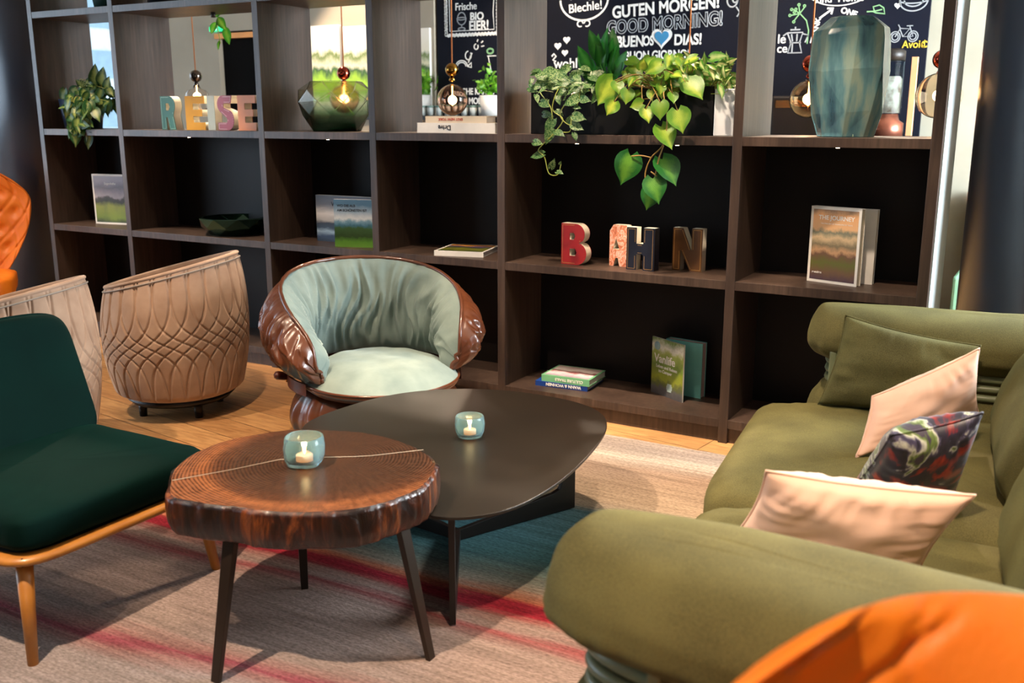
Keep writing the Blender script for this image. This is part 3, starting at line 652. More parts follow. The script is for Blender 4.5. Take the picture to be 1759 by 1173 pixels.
# seat
def seatf(u, v):
    a = 2*PI*u; r = v
    R = .348*(1+.10*max(0, math.cos(a))); z = .445-.085*r**4+.006*N3(math.cos(a)*r*4, math.sin(a)*r*4, 2)
    return (r*R*math.cos(a)+.075, r*R*math.sin(a), z)
b = B().grid(seatf, 80, 24, cu=True)
b.mk('seat_cushion', SAGE, sw)
def seats(u, v):
    a = 2*PI*u; R = .348*(1+.10*max(0, math.cos(a))); k = [(1, .36), (1.015, .35), (1.0, .34), (.93, .32)][min(3, int(v*3+.01))]
    return (k[0]*R*math.cos(a)+.075, k[0]*R*math.sin(a), k[1])
B().grid(seats, 80, 3, cu=True).mk('seat_side', BROWNL, sw)
B().tube([(1.012*.348*(1+.10*max(0, math.cos(2*PI*k/80)))*math.cos(2*PI*k/80)+.075, 1.012*.348*(1+.10*max(0, math.cos(2*PI*k/80)))*math.sin(2*PI*k/80), .360) for k in range(80)], .006, 6, closed=True).mk('seat_piping', BROWNL, sw)
B().lathe([(.24, 0), (.24, .03)], 48, (.03, 0, 0)).mk('swivel_base', BLKMET, sw)

# ------------------------------------------------------------------ quilted tub chairs
def tub(label, loc, rz):
    t = thing('tub_chair', label, 'armchair', loc, rz, 'quilted taupe tub chairs')
    def prof(z, H):   # radius
        k = z/H
        return .275+.088*math.sin(PI*min(1, .06+k*.72))**.8-.02*k
    def H(a): return .64+.16*(.5+.5*math.cos(a))**1.0
    NQ = 26; RT = prof(1, 1)
    def fn(u, v):
        a = u*2*PI-PI; hh = H(a); z = .10+(hh-.10)*v
        r = prof(v, 1)
        ph = 1.5*math.tanh((v-.47)/.13)+.25*v/.4
        c = NQ*u
        g = 0
        for s_ in (c+ph, c-ph):
            f_ = s_-math.floor(s_); dd = min(f_, 1-f_)
            g += math.exp(-(dd/.06)**2)
        edge = min(1, v*14)*min(1, (1-v)*22)
        puff = .006*(min(abs((c+ph) % 1-.5), abs((c-ph) % 1-.5)))
        r += edge*(-.009*min(1.1, g)+.004)
        if v < .06: r -= .05*(1-v/.06)**2
        return (r*math.cos(a), r*math.sin(a)*1.0, z)
    b = B().grid(fn, 720, 130, cu=True); b.mk('quilted_shell', TAUPE, t)
    def fi(u, v):
        a = u*2*PI-PI; hh = H(a); k = [(0, 0), (.35, -.012), (.7, -.03), (1, -.06)]
        if v <= .25: q = v/.25; return ((RT-.02*q)*math.cos(a), (RT-.02*q)*math.sin(a), hh+.008*math.sin(q*PI))
        q = (v-.25)/.75; R = RT-.02-.03*q; return (R*math.cos(a), R*math.sin(a), hh*(1-q)+.42*q)
    B().grid(fi, 90, 20, cu=True).mk('inner_lining', TAUPE, t)
    B().tube([(RT*math.cos(2*PI*k/90), RT*math.sin(2*PI*k/90), H(2*PI*k/90)) for k in range(90)], .008, 8, closed=True).mk('rim_piping', TAUPE, t)
    B().tube([((RT+.011)*math.cos(2*PI*k/90), (RT+.011)*math.sin(2*PI*k/90), H(2*PI*k/90)-.022) for k in range(90)], .004, 6, closed=True).mk('rim_seam', mat('grey_seam_cord', (142, 130, 118), .7), t)
    B().lathe([(0, .44), (.2, .44), (.28, .43), (.295, .40), (.29, .36)], 48).mk('seat_cushion', TAUPE, t)
    B().lathe([(.24, .07), (.27, .10)], 48).mk('base_ring', BLKMET, t)
    for a in (.8, 2.3, 3.9, 5.5): B().lathe([(.018, 0), (.022, .08)], 14, (.2*math.cos(a), .2*math.sin(a), 0)).mk('leg', BLKMET, t)
    return t
tub('quilted taupe velvet tub chair beside the brown leather armchair', (-1.50, -.85, 0), math.radians(25))
tub('quilted taupe velvet tub chair directly behind the dark green lounge chair', (-1.48, -1.755, 0), math.radians(25))

# ------------------------------------------------------------------ green lounge chair
gc = thing('lounge_chair', 'dark green velvet armless lounge chair on a honey wood frame', 'lounge chair', (-.28, -2.41, 0))
b = B(); softbox(b, .02, 0, .375, .62, .68, .12, e=.22, puff=.1, wr=.002, seed=3); b.mk('seat_cushion', GREENV, gc)
pts = []
for k in range(64):
    a = 2*PI*k/64; pts.append((.01+.335*sgn(math.cos(a), .3), .34*sgn(math.sin(a), .3)*1.0, .302))
b = B(); prt = pts
def fr(u, v):
    a = 2*PI*u; c, s = sgn(math.cos(a), .32), sgn(math.sin(a), .32); q = 2*PI*v
    ox = .026*math.cos(q); oz = .016*math.sin(q)
    return (.0+(.318+ox)*c, (.342+ox)*s, .300+oz)
b.grid(fr, 96, 12, cu=True, cv=True); b.mk('seat_frame', GOLDW, gc)
B().box(-.3, .3, -.325, .325, .288, .312).mk('seat_deck', mat('black_webbing', (14, 14, 14), .8), gc, False)
def legp(x0, y0, x1, y1): B().tube([(x0, y0, .30), (x1, y1, .0)], [.024, .014], 16).mk('leg', GOLDW, gc)
legp(.27, -.30, .307, -.333); legp(.27, .30, .306, .331); legp(-.27, -.30, -.33, -.34); legp(-.27, .30, -.33, .34)
b = B()
def bk(u, v):
    th = u*2*PI; ph = (v-.5)*PI
    y = sgn(math.sin(th), .3)*sgn(math.cos(ph), .25); x = sgn(math.cos(th), .8)*sgn(math.cos(ph), .35); z = sgn(math.sin(ph), .28)
    Z = .38+(z+1)/2*.43
    return (-.25-.30*(Z-.40)+x*.05-.03*(1-y*y), y*.355*(1-.05*(z+1)/2), Z)
b.grid(bk, 110, 30, cu=True); o = b.mk('backrest', GREENV, gc)
pp = []
for k in range(80):
    th = 2*PI*k/80; y = sgn(math.cos(th), .28); z = sgn(math.sin(th), .28); Z = .38+(z+1)/2*.43; pp.append((-.25-.30*(Z-.40)-.03*(1-y*y), y*.356*(1-.05*(z+1)/2), Z))
B().tube(pp, .005, 6, closed=True).mk('piping', GREENV, o)
for s in (-1, 1): B().tube([(-.28, s*.25, .30), (-.36, s*.25, .45), (-.42, s*.25, .62)], .014, 10).mk('back_support', GOLDW, gc)

# ------------------------------------------------------------------ orange tufted chairs
def orange(label, loc, rz):
    t = thing('swivel_chair', label, 'armchair', loc, rz, 'orange tufted leather chairs')
    tc = [(u, v) for u in (.2, .4, .6, .8) for v in (.3, .62)]+[(u, v) for u in (.3, .5, .7) for v in (.46, .8)]
    def fb(front):
        def fn(u, v):
            a = (u-.5)*2.0; wv = .5+.5*math.sin(min(1, v*1.1)*PI*.62)
            rr = .43; wd = (.20+.20*math.sin(min(1, v*1.15)*PI*.6))*(1-max(0, v-.72)**2*5.5)
            y = wd*math.sin(a*PI/2.2)*1.05/ .99; x = -.30-.16*v+.16*(1-math.cos(a*1.3))
            z = .40+.70*v
            th = .05*(max(0., (1-(2*u-1)**8))**.5)*(max(0., (1-(2*v-1)**8))**.5)
            d = 0
            if front:
                for (tu, tv) in tc: d -= .030*math.exp(-((u-tu)**2+(v-tv)**2*1.2)/.0030)
                for k in range(len(tc)): pass
                d -= .012*(1-min(1, abs((u*5+v*3.2) % 1-.5)*8))+.012*(1-min(1, abs((u*5-v*3.2) % 1-.5)*8))
                d *= .8*min(1, th*30)
            return (x+(th+d if front else -th*.5), y, z)
        return fn
    o = B().grid(fb(True), 80, 80).mk('tufted_backrest', TAN, t, fix=False)
    B().grid(fb(False), 40, 40, flip=True).mk('back_shell', TAN, t, fix=False)
    b = B(); softbox(b, .08, 0, .42, .62, .62, .13, e=.5, puff=.25, wr=.004, seed=6); b.mk('seat_cushion', TAN, t)
    B().tube([(0, 0, .05), (0, 0, .37)], .03, 14).mk('pedestal', FRAME, t)
    for k in range(4):
        a = PI/4+k*PI/2; B().tube([(0, 0, .07), (.28*math.cos(a), .28*math.sin(a), .015)], [.02, .012], 10).mk('leg', FRAME, t)
    return t
orange('orange tufted leather chair beside the left column', (-3.72, -.60, 0), math.radians(-38))
oc = orange('blurred orange leather chair back close in front of the green sofa arm', (2.455, -3.68, 0), math.radians(-82)); oc.scale = (1, .80, .948)
# ------------------------------------------------------------------ books
def book(label, loc, rz, w, h, t, face, title=None, tcol=None, pages=PAGES, lying=False, spine=None, tilt=0, group=None, border=None, back=None):
    r = thing('book', label, 'book', loc, rz, group)
    M = Matrix.Rotation(tilt, 4, 'X')
    if lying: M = Matrix.Translation((0, 0, t)) @ Matrix.Rotation(-PI/2, 4, 'X')
    e = .003
    B().box(.003, w-e, .0035, t-.0035, e, h-e, M).mk('pages', pages, r, False)
    b = B().box(0, w, 0, .003, 0, h, M).box(0, w, t-.003, t, 0, h, M).box(0, .003, .003, t-.003, 0, h, M)
    if lying: b.box(0, w, .003, t-.003, 0, .0035, M)
    b.mk('cover', back or border or WHITEP, r, False)
    m = 0 if border is None else .012
    b = B(); b.grid(lambda u, v: M @ Vector((m+u*(w-2*m), -.0006, m+v*(h-2*m))), 1, 1, uv=True)
    b.mk('cover_picture', face, r, False, fix=False)
    if title:
        for (s, size, x, z, off, mt) in title:
            o = text_mesh('title', s, size, mt, r, (0, 0, 0), offset=off, extrude=.0002)
            o.matrix_local = M @ Matrix.Translation((x, -.0012, z)) @ Matrix.Rotation(PI/2, 4, 'X')
    return r
WH = mat('white_print', (245, 245, 240), .6); BKP = mat('dark_print', (30, 34, 44), .6)
valley = picture('valley_photo', [(0, (60, 70, 30)), (.1, (110, 130, 40)), (.35, (130, 140, 50)), (.45, (50, 50, 26)), (.52, (70, 62, 50)), (.56, (170, 160, 165)), (.75, (110, 105, 115)), (.9, (150, 145, 155))], .14, 3)
book('landscape picture book standing at the far left end of the shelf', (-3.375, .155, .75), math.radians(10), .30, .33, .02, valley, [('Sagenhafte', .022, .10, .262, 0, WH)], border=WHITEP)
lake = picture('lake_photo', [(0, (30, 40, 58)), (.12, (50, 70, 100)), (.22, (150, 175, 195)), (.3, (40, 60, 80)), (.4, (36, 44, 60)), (.46, (165, 160, 155)), (.6, (205, 200, 195)), (.75, (130, 130, 135)), (.95, (95, 100, 112))], .08, 4, stretch=(1, 3, 1))
book('larger grey lake picture book behind the smaller landscape book', (-1.462, .19, .75), 0, .40, .265, .03, lake, [('WE', .036, .115, .205, .0006, BKP), ('AM', .030, .135, .165, .0006, BKP)], border=None)
alb = picture('green_hills_photo', [(0, (96, 140, 50)), (.12, (80, 130, 40)), (.22, (40, 66, 30)), (.4, (56, 90, 50)), (.46, (60, 110, 130)), (.54, (120, 160, 180)), (.6, (215, 222, 225)), (.75, (150, 175, 195)), (.9, (80, 120, 150))], .09, 6)
book('smaller green hills book titled WO DIE ALB AM SCHÖNSTEN IST', (-1.20, .035, .75), math.radians(17), .225, .262, .02, alb, [('WO DIE ALB', .019, .02, .222, .0004, BKP), ('AM SCHÖNSTEN IST', .019, .02, .197, .0004, BKP)])
flat = picture('flat_cover_photo', [(0, (40, 60, 24)), (.3, (120, 120, 40)), (.55, (60, 70, 40)), (.7, (90, 60, 110)), (.85, (240, 170, 40)), (1, (60, 40, 90))], .3, 3)
book('white-edged picture book lying flat beside the middle upright', (-.525, .02, .75), math.radians(14), .27, .29, .026, flat, pages=WHITEP, lying=True, border=WHITEP)
jour = picture('sunset_rail_photo', [(0, (80, 60, 70)), (.12, (110, 84, 60)), (.25, (96, 100, 40)), (.36, (110, 80, 60)), (.42, (190, 150, 110)), (.5, (120, 110, 84)), (.6, (206, 180, 140)), (.68, (120, 124, 104)), (.74, (226, 180, 130)), (.9, (228, 172, 118)), (1, (150, 120, 90))], .12, 4)
book('tall cream book titled THE JOURNEY standing in the right niche', (1.352, .195, .75), math.radians(-17), .235, .33, .035, jour, [('THE JOURNEY', .0262, .038, .275, .0004, WH), ('THE FINE ART OF TRAVELLING BY TRAIN', .008, .05, .255, 0, WH), ('gestalten', .013, .022, .04, .0004, WH)], border=WHITEP, tilt=0)
book('plain cream book half hidden behind the tall sunset-covered book', (1.40, .235, .75), math.radians(-4), .225, .322, .03, WHITEP, border=WHITEP)
van = picture('forest_road_photo', [(0, (80, 80, 84)), (.12, (96, 96, 98)), (.2, (100, 110, 60)), (.3, (150, 160, 50)), (.55, (110, 140, 50)), (.75, (160, 180, 90)), (.85, (220, 225, 215)), (1, (100, 130, 60))], .2, 5)
TEALC = mat('mint_cover', (120, 196, 190), .5)
v = book('green camping book titled Vanlife standing on the base shelf', (.603, .275, .1115), math.radians(-29), .235, .285, .008, van, [('Vanlife', .058, .02, .165, .0012, WH), ('Leben und Reisen', .022, .035, .138, .0005, WH), ('im Camper', .022, .055, .115, .0005, WH)], border=None)
b = B(); b.lathe([(0, -.001), (.022, -.001), (.022, 0)], 24); b.mk('badge', mat('pale_blue_badge', (150, 190, 200), .5), v, M=Matrix.Translation((.04, -.001, .245)) @ Matrix.Rotation(PI/2, 4, 'X'))
b = B().box(.125, .155, -.0022, -.0008, .03, .07).box(.120, .160, -.0022, -.0008, .04, .06); b.mk('camper_print', mat('camper_print', (190, 215, 215), .5), v, False)
book('mint and white book right behind the green camping book', (.665, .30, .1115), math.radians(-8), .20, .275, .045, TEALC, pages=mat('pink_pages', (226, 196, 190), .7), border=None, back=TEALC)
BLUEC = mat('blue_cover', (24, 62, 140), .4); MINTC = mat('sage_green_cover', (120, 190, 140), .45)
tp1 = picture('photo_cover_pale', [(0, (170, 150, 170)), (.3, (226, 216, 220)), (.5, (150, 60, 60)), (.6, (220, 210, 205)), (1, (180, 150, 150))], .35, 4)
k = book('blue book lying at the bottom of the two-book pile', (.045, .085, .1115), math.radians(5), .285, .235, .026, BLUEC, pages=WHITEP, lying=True, border=BLUEC)
o = text_mesh('spine_title', 'WANN & WOHNEN', .021, WH, k, (.27, -.001, .021), rot=(PI/2, PI, 0), offset=.0006)
o.location = (.25, -.001, .021)
k = book('green-spined book lying on top of the blue book', (.075, .095, .1375), math.radians(3), .265, .22, .034, tp1, pages=WHITEP, lying=True, border=MINTC)
o = text_mesh('spine_title', 'CULTURE TRAILS', .020, WH, k, (.23, -.001, .024), rot=(PI/2, PI, 0), offset=.0004)
# books under the brass lamp
k = book('thick white book lying at the bottom of the pile in the open niche', (-.645, .06, 1.375), 0, .47, .22, .05, WHITEP, pages=WHITEP, lying=True, border=WHITEP)
o = text_mesh('spine_title', 'Drive', .034, BKP, k, (.21, -.001, .038), rot=(PI/2, PI, 0), offset=.0006)
k = book('cream and orange book lying on top of the thick white book', (-.60, .07, 1.425), 0, .37, .2, .033, WHITEP, pages=WHITEP, lying=True, border=mat('cream_cover', (220, 205, 180), .5))
o = text_mesh('spine_title', 'EAST NEW YORK', .019, mat('red_print', (190, 90, 70), .6), k, (.23, -.001, .024), rot=(PI/2, PI, 0), offset=.0004)
BK2 = mat('charcoal_cover', (40, 34, 34), .5)
book('charcoal book partly hidden at the right end of the white pile', (-.235, .16, 1.4255), math.radians(4), .10, .18, .028, BK2, lying=True, border=BK2)
# glimpsed books by the tub chair
book('white book lying in the low niche between tub chair and leather armchair', (-1.62, .22, .1115), 0, .22, .2, .03, WHITEP, pages=WHITEP, lying=True, border=WHITEP)

# ------------------------------------------------------------------ book letters
def arc(cx, cy, rx, ry, a0, a1, n=10): return [(cx+rx*math.cos(math.radians(a0+(a1-a0)*k/n)), cy+ry*math.sin(math.radians(a0+(a1-a0)*k/n))) for k in range(n+1)]
GL = {
 'B': [[(0, 0)]+arc(.085, .055, .055, .055, -90, 60)+[(.098, .105)]+arc(.08, .150, .05, .05, -40, 90)+[(0, .2)], [(.047, .043), (.047, .078), (.078, .078), (.087, .06), (.078, .043)], [(.047, .122), (.047, .155), (.07, .155), (.079, .14), (.07, .122)]],
 'A': [[(0, 0), (.022, 0), (.034, .04), (.046, .04), (.056, 0), (.105, 0), (.105, .165), (.09, .2), (.02, .2), (0, .17)], [(.018, .082), (.04, .082), (.055, .082), (.035, .135)]],
 'H': [[(0, 0), (.05, 0), (.05, .075), (.085, .075), (.085, 0), (.14, 0), (.14, .2), (.085, .2), (.085, .125), (.05, .125), (.05, .2), (0, .2)]],
 'N': [[(0, 0), (.04, 0), (.04, .1), (.09, 0), (.148, 0), (.148, .2), (.095, .2), (.095, .095), (.05, .2), (0, .2)]],
 'R': [[(0, 0), (.045, 0), (.045, .075), (.055, .075), (.07, 0), (.125, 0), (.108, .085)]+arc(.08, .145, .045, .055, -40, 90)+[(0, .2)], [(.045, .115), (.045, .158), (.07, .158), (.08, .137), (.07, .115)]],
 'E': [[(0, 0), (.14, 0), (.14, .045), (.055, .045), (.055, .08), (.12, .08), (.12, .12), (.055, .12), (.055, .155), (.14, .155), (.14, .2), (0, .2)]],
 'I': [[(0, 0), (.06, 0), (.06, .2), (0, .2)]],
 'S': [[(0, 0)]+arc(.08, .06, .05, .06, -90, 60)+[(.05, .13), (.05, .155), (.11, .155), (.12, .2), (.04, .2)]+arc(.045, .15, .045, .05, 90, 240)+[(.075, .07), (.075, .045), (0, .045)]]}
LP = mat('letter_page_edges', (244, 236, 214), .8, scale=60, stretch=(.1, 20, .1))
def shrink(polys, f):
    o = polys[0]; xs = [p[0] for p in o]; ys = [p[1] for p in o]; cx, cy = (max(xs)+min(xs))/2, (max(ys)+min(ys))/2
    return [[(cx+(x-cx)*f, cy+(y-cy)*f) for x, y in pl] for pl in polys]
def letter(ch, label, loc, rz, d, cm, gold=None, s=1, side=None, grp='letters cut from books'):
    r = thing('book_letter', label, 'letter', loc, rz, grp); P = [[(x*s, y*s) for x, y in pl] for pl in GL[ch]]
    glyph('pages', P, d-.006, side or LP, r, off=.003)
    glyph('front_cover', P, .003, cm, r); glyph('back_cover', P, .003, cm, r, off=d-.003)
    if ch == 'H': B().box(.14, .143, .0005, d-.0005, 0, .2).mk('spine', cm, r, False)
    if gold:
        o = P[0]; xs = [p[0] for p in o]; ys = [p[1] for p in o]; x0, x1, y0, y1 = min(xs), max(xs), min(ys), max(ys); q = B()
        m = .007*s
        for i in range(len(o)):
            (ax, ay), (bx, by) = o[i], o[(i+1) % len(o)]
            L = math.hypot(bx-ax, by-ay)
            if L < .012: continue
            # orientation: find inward side by area sign
            A = sum(o[k][0]*o[(k+1) % len(o)][1]-o[(k+1) % len(o)][0]*o[k][1] for k in range(len(o))); sg = 1 if A > 0 else -1
            nx, ny = -(by-ay)/L*sg*m, (bx-ax)/L*sg*m; dx, dy = (bx-ax)/L*m, (by-ay)/L*m
            q.ribbon([(ax+nx+dx, ay+ny+dy), (bx+nx-dx, by+ny-dy)], .0022, y=0, t=.0005)
        if q.v: q.mk('gilt_border', gold, r, False)
    return r
GOLD = mat('gilt_print', (206, 160, 96), .35, metal=.6)
def marble():
    a = NT('marbled_orange_paper'); n = a.n('TexNoise', Scale=22, Detail=5, Distortion=3); a.l(a.coord('Object'), n.inputs['Vector'])
    a.l(a.ramp(n.outputs[0], [(.35, (176, 92, 60)), (.48, (222, 140, 104)), (.56, (232, 200, 184)), (.62, (214, 124, 92))]), a.b.inputs['Base Color']); a.b.inputs['Roughness'].default_value = .5; return a.m
S_ = 1.0
letter('B', 'red letter B cut from a book with gilt border', (.178, .10, .75), math.radians(-4), .055, mat('red_cloth', (170, 24, 26), .5), GOLD)
letter('A', 'orange marbled letter A cut from a book', (.408, .165, .75), math.radians(-6), .05, marble())
letter('H', 'dark navy letter H cut from a book with gilt border', (.527, .095, .75), math.radians(-2), .055, mat('navy_cloth', (16, 20, 38), .5), GOLD, side=LP)
letter('N', 'brown letter N cut from a book with gold frame', (.722, .19, .75), math.radians(-4), .05, mat('brown_cloth', (100, 62, 22), .5), GOLD)
letter('R', 'dark green letter R cut from a book', (-2.592, .10, 1.375), math.radians(0), .06, mat('green_cloth', (22, 96, 76), .5), mat('pale_gilt', (150, 190, 170), .5))
letter('E', 'yellow letter E cut from a book beside the green R', (-2.40, .12, 1.375), math.radians(10), .06, mat('yellow_cloth', (206, 150, 30), .5), side=LP, s=1.0)
letter('I', 'pale blue-grey letter I cut from a book', (-2.235, .14, 1.375), 0, .06, mat('pale_cloth', (170, 178, 166), .5), s=1.0)
letter('S', 'mauve letter S cut from a book with white border', (-2.12, .11, 1.375), 0, .06, mat('mauve_cloth', (148, 66, 84), .5), mat('pale_mauve', (220, 190, 190), .5))
letter('E', 'peach-orange letter E cut from a book beside the shelf upright', (-1.955, .11, 1.375), 0, .06, mat('peach_cloth', (232, 144, 88), .5))

# ------------------------------------------------------------------ vases and bowl
def facet(name, label, cat, loc, rings, n, m, rot=0, thick=.006, jit=.0, seed=1):
    """rings of (z, radius, angle offset); flat-shaded faceted vessel with wall thickness"""
    r = thing(name, label, cat, loc, rot); rnd = random.Random(seed); b = B(); m_ = len(rings)
    rad = [[rings[i][1]*(1+rnd.uniform(-jit, jit)) for k in range(n)] for i in range(m_)]
    zz = [[rings[i][0]+(rnd.uniform(-jit, jit)*.25 if 0 < i < m_-1 else 0) for k in range(n)] for i in range(m_)]
    for th in (0, thick):
        for i in range(m_):
            for k in range(n):
                a = 2*PI*(k+rings[i][2])/n; R = rad[i][k]-th; b.v.append((R*math.cos(a), R*math.sin(a), max(zz[i][k], rings[0][0]+th*1.5 if th else 0)))
    for s, off in ((1, 0), (-1, m_*n)):
        for i in range(m_-1):
            sh = rings[i+1][2]-rings[i][2]
            for k in range(n):
                A, Bq, Cq, D = off+i*n+k, off+i*n+(k+1) % n, off+(i+1)*n+(k+1) % n, off+(i+1)*n+k
                if sh > .1: tri = [(A, Bq, D), (Bq, Cq, D)]
                elif sh < -.1: tri = [(A, Bq, Cq), (A, Cq, D)]
                else: tri = [(A, Bq, Cq, D)]
                b.f += tri if s > 0 else [t[::-1] for t in tri]
        b.f.append(tuple(off+k for k in range(n))[::-s])
    for k in range(n):
        o = (m_-1)*n; b.f.append((o+k, o+(k+1) % n, m_*n+o+(k+1) % n, m_*n+o+k))
    b.mk('vessel', m, r, False, bevel=.003); return r
def smoke():
    a = glass('smoky_green_glass', (150, 165, 130), .06, 1.3); tc = a.n('TexCoord'); s = a.n('SeparateXYZ'); a.l(tc.outputs['Object'], s.inputs[0])
    n = a.n('TexNoise', Scale=6); a.l(tc.outputs['Object'], n.inputs['Vector']); mm = a.n('Math', operation='MULTIPLY_ADD'); mm.inputs[1].default_value = .1; a.l(n.outputs[0], mm.inputs[0]); a.l(s.outputs[2], mm.inputs[2])
    a.l(a.ramp(mm.outputs[0], [(.08, (40, 84, 70)), (.15, (150, 168, 150)), (.24, (236, 234, 220)), (.34, (226, 224, 205))]), a.b.inputs['Base Color']); return a.m
facet('vase', 'round faceted smoky green glass vase', 'vase', (-1.29, .2, 1.375), [(0, .135, 0), (.09, .19, .5), (.16, .215, 0), (.22, .20, .5), (.27, .145, 0)], 9, smoke(), jit=.03, seed=4)
def tealg():
    a = glass('teal_cased_glass', (60, 110, 124), .12, 1.35, .55); n = a.n('TexNoise', Scale=7, Detail=4); a.l(a.coord('Object', (2.2, 2.2, .5)), n.inputs['Vector'])
    a.l(a.ramp(n.outputs[0], [(.34, (84, 124, 142)), (.5, (130, 180, 188)), (.62, (180, 204, 190))]), a.b.inputs['Base Color']); a.bump(n.outputs[0], .3, .01); return a.m
facet('vase', 'tall faceted teal glass vase in the right open niche', 'vase', (1.465, .21, 1.375), [(0, .118, 0), (.10, .142, .1), (.27, .165, .22), (.40, .160, .3), (.435, .150, .3), (.485, .088, .3)], 8, tealg(), rot=.1, thick=.012, jit=.035, seed=9)
def dkglass():
    a = NT('dark_green_mirror_glass'); a.b.inputs['Base Color'].default_value = lin((64, 92, 78)); a.b.inputs['Roughness'].default_value = .12; a.b.inputs['Metallic'].default_value = .9; return a.m
facet('bowl', 'low faceted dark green glossy bowl on the middle shelf', 'bowl', (-2.13, .2, .75), [(0, .15, 0), (.05, .20, .5), (.10, .215, 0), (.105, .20, 0)], 9, dkglass(), jit=.02, seed=3)

# ------------------------------------------------------------------ plants
def leaf(b, base, tip, wr=.62, nrm=(.45, -.85, .25), curl=.15, cup=.12, heart=True, droop=0):
    base, tip = Vector(base), Vector(tip); ax = tip-base; L = ax.length; ax.normalize()
    n = Vector(nrm).normalized(); n = (n-ax*n.dot(ax)).normalized(); sd = ax.cross(n)
    nu, nv = 6, 10
    def fn(u, v):
        s = u*2-1
        if heart:
            k = v*10; i = min(int(k), 9); HW = (.34, .80, .97, 1, .95, .85, .70, .50, .29, .11, 0); w = HW[i]*(1-k+i)+HW[i+1]*(k-i)
        else: w = math.sin(PI*v**.8)**.9
        wd = w*wr*L/2*(1.08 if heart else 1); back = -.20*L*abs(s)**1.3*(1-v)**4 if heart else 0
        z = -cup*wd*2*(s*s)*-.6-curl*L*(v-.3)**2-droop*L*v*v
        return base+ax*(v*L+back)+sd*(s*wd)+n*z+n*(.02*L*math.sin(v*9+base.x*40)*abs(s))
    n0 = len(b.v); b.grid(fn, nu, nv, uv=True); b.lid = getattr(b, 'lid', 0)+1
    for q in range(n0, len(b.v)): b.uv[q] = (b.uv[q][0]*.98+.01+b.lid, b.uv[q][1])
def jit3(r, s): return Vector((r.uniform(-s, s), r.uniform(-s, s), r.uniform(-s, s)))
def curve_pts(P, n=6):
    P = [Vector(p) for p in P]; P = [P[0]]+P+[P[-1]]; R = []
    for i in range(1, len(P)-2):
        for k in range(n):
            t = k/n; p0, p1, p2, p3 = P[i-1:i+3]
            R.append(.5*((2*p1)+(-p0+p2)*t+(2*p0-5*p1+4*p2-p3)*t*t+(-p0+3*p1-3*p2+p3)*t**3))
    return R+[P[-2]]
LIME = leaf_mat('lime_heart_leaf', (84, 130, 34), (190, 204, 74), var=.9); TRAILG = leaf_mat('green_heart_leaf', (30, 92, 34), (96, 150, 50), var=.4); DGREEN = leaf_mat('deep_green_leaf', (20, 84, 28), (54, 124, 44))
SILV = leaf_mat('silver_speckled_leaf', (44, 92, 44), (140, 166, 110), sp=True); CREAMV = leaf_mat('cream_variegated_leaf', (70, 130, 40), (236, 232, 170), var=.8)
MIDG = leaf_mat('mid_green_leaf', (40, 110, 30), (120, 170, 60)); MIXV = leaf_mat('pothos_leaf', (30, 76, 34), (170, 184, 96), var=.9)
PH = [((.643,1.66),(.662,1.703)),((.525,1.607),(.547,1.554)),((.576,1.573),(.578,1.509)),((.527,1.521),(.499,1.461)),((.722,1.593),(.731,1.549)),((.741,1.519),(.751,1.442)),((.821,1.483),(.857,1.388)),((.744,1.416),(.808,1.321)),((.601,1.287),(.566,1.155)),((.741,1.275),(.822,1.164)),((.716,1.191),(.756,1.082)),((.705,1.145),(.685,1.048)),((.848,1.605),(.924,1.533)),((.678,1.695),(.656,1.645)),((.8,1.635),(.847,1.623)),((.677,1.49),(.703,1.431)),((.66,1.513),(.607,1.498)),((.5,1.611),(.43,1.506)),((.795,1.555),(.812,1.512))]
SCN = [((.172,1.531),(.159,1.5)),((.145,1.523),(.2,1.5)),((.235,1.546),(.254,1.507)),((.333,1.537),(.263,1.507)),((.351,1.537),(.407,1.525)),((.145,1.468),(.2,1.468)),((.2,1.445),(.155,1.381)),((.209,1.484),(.25,1.461)),((.273,1.429),(.299,1.468)),((.316,1.499),(.356,1.495)),((.317,1.461),(.387,1.445)),((.308,1.422),(.371,1.399)),((.228,1.39),(.282,1.371)),((.192,1.398),(.17,1.326)),((.322,1.383),(.343,1.348)),((.109,1.341),(.165,1.334)),((.151,1.286),(.082,1.27)),((.189,1.222),(.216,1.267)),((.239,1.24),(.252,1.256)),((.239,1.208),(.28,1.201)),((.243,1.646),(.306,1.614)),((.288,1.63),(.349,1.651)),((.216,1.662),(.171,1.647)),((.367,1.591),(.35,1.553)),((.297,1.584),(.342,1.56)),((.126,1.594),(.08,1.587)),((.108,1.649),(.154,1.617))]
pb = thing('planter_box', 'long matte black planter box in the wide open niche', 'planter', (.47, .19, 1.375))
B().box(-.455, .455, -.11, -.103, 0, .212).box(-.455, .455, .103, .11, 0, .212).box(-.455, -.448, -.103, .103, 0, .212).box(.448, .455, -.103, .103, 0, .212).box(-.448, .448, -.103, .103, 0, .01).mk('box', mat('matte_black_planter', (6, 6, 8), .6, spec=.2), pb, False, bevel=.002)
B().box(-.447, .447, -.102, .102, .17, .185).mk('soil', SOIL, pb, False)
rnd = random.Random(11)
def plant(name, label, loc, fol, fm, stems=None, stm=STEM):
    r = thing(name, label, 'plant', loc)
    o = fol.mk('foliage', fm, r, fix=False); o.data.transform(Matrix.Translation(-Vector(loc)))
    if stems and stems.v: o = stems.mk('stems', stm, r); o.data.transform(Matrix.Translation(-Vector(loc)))
    return r
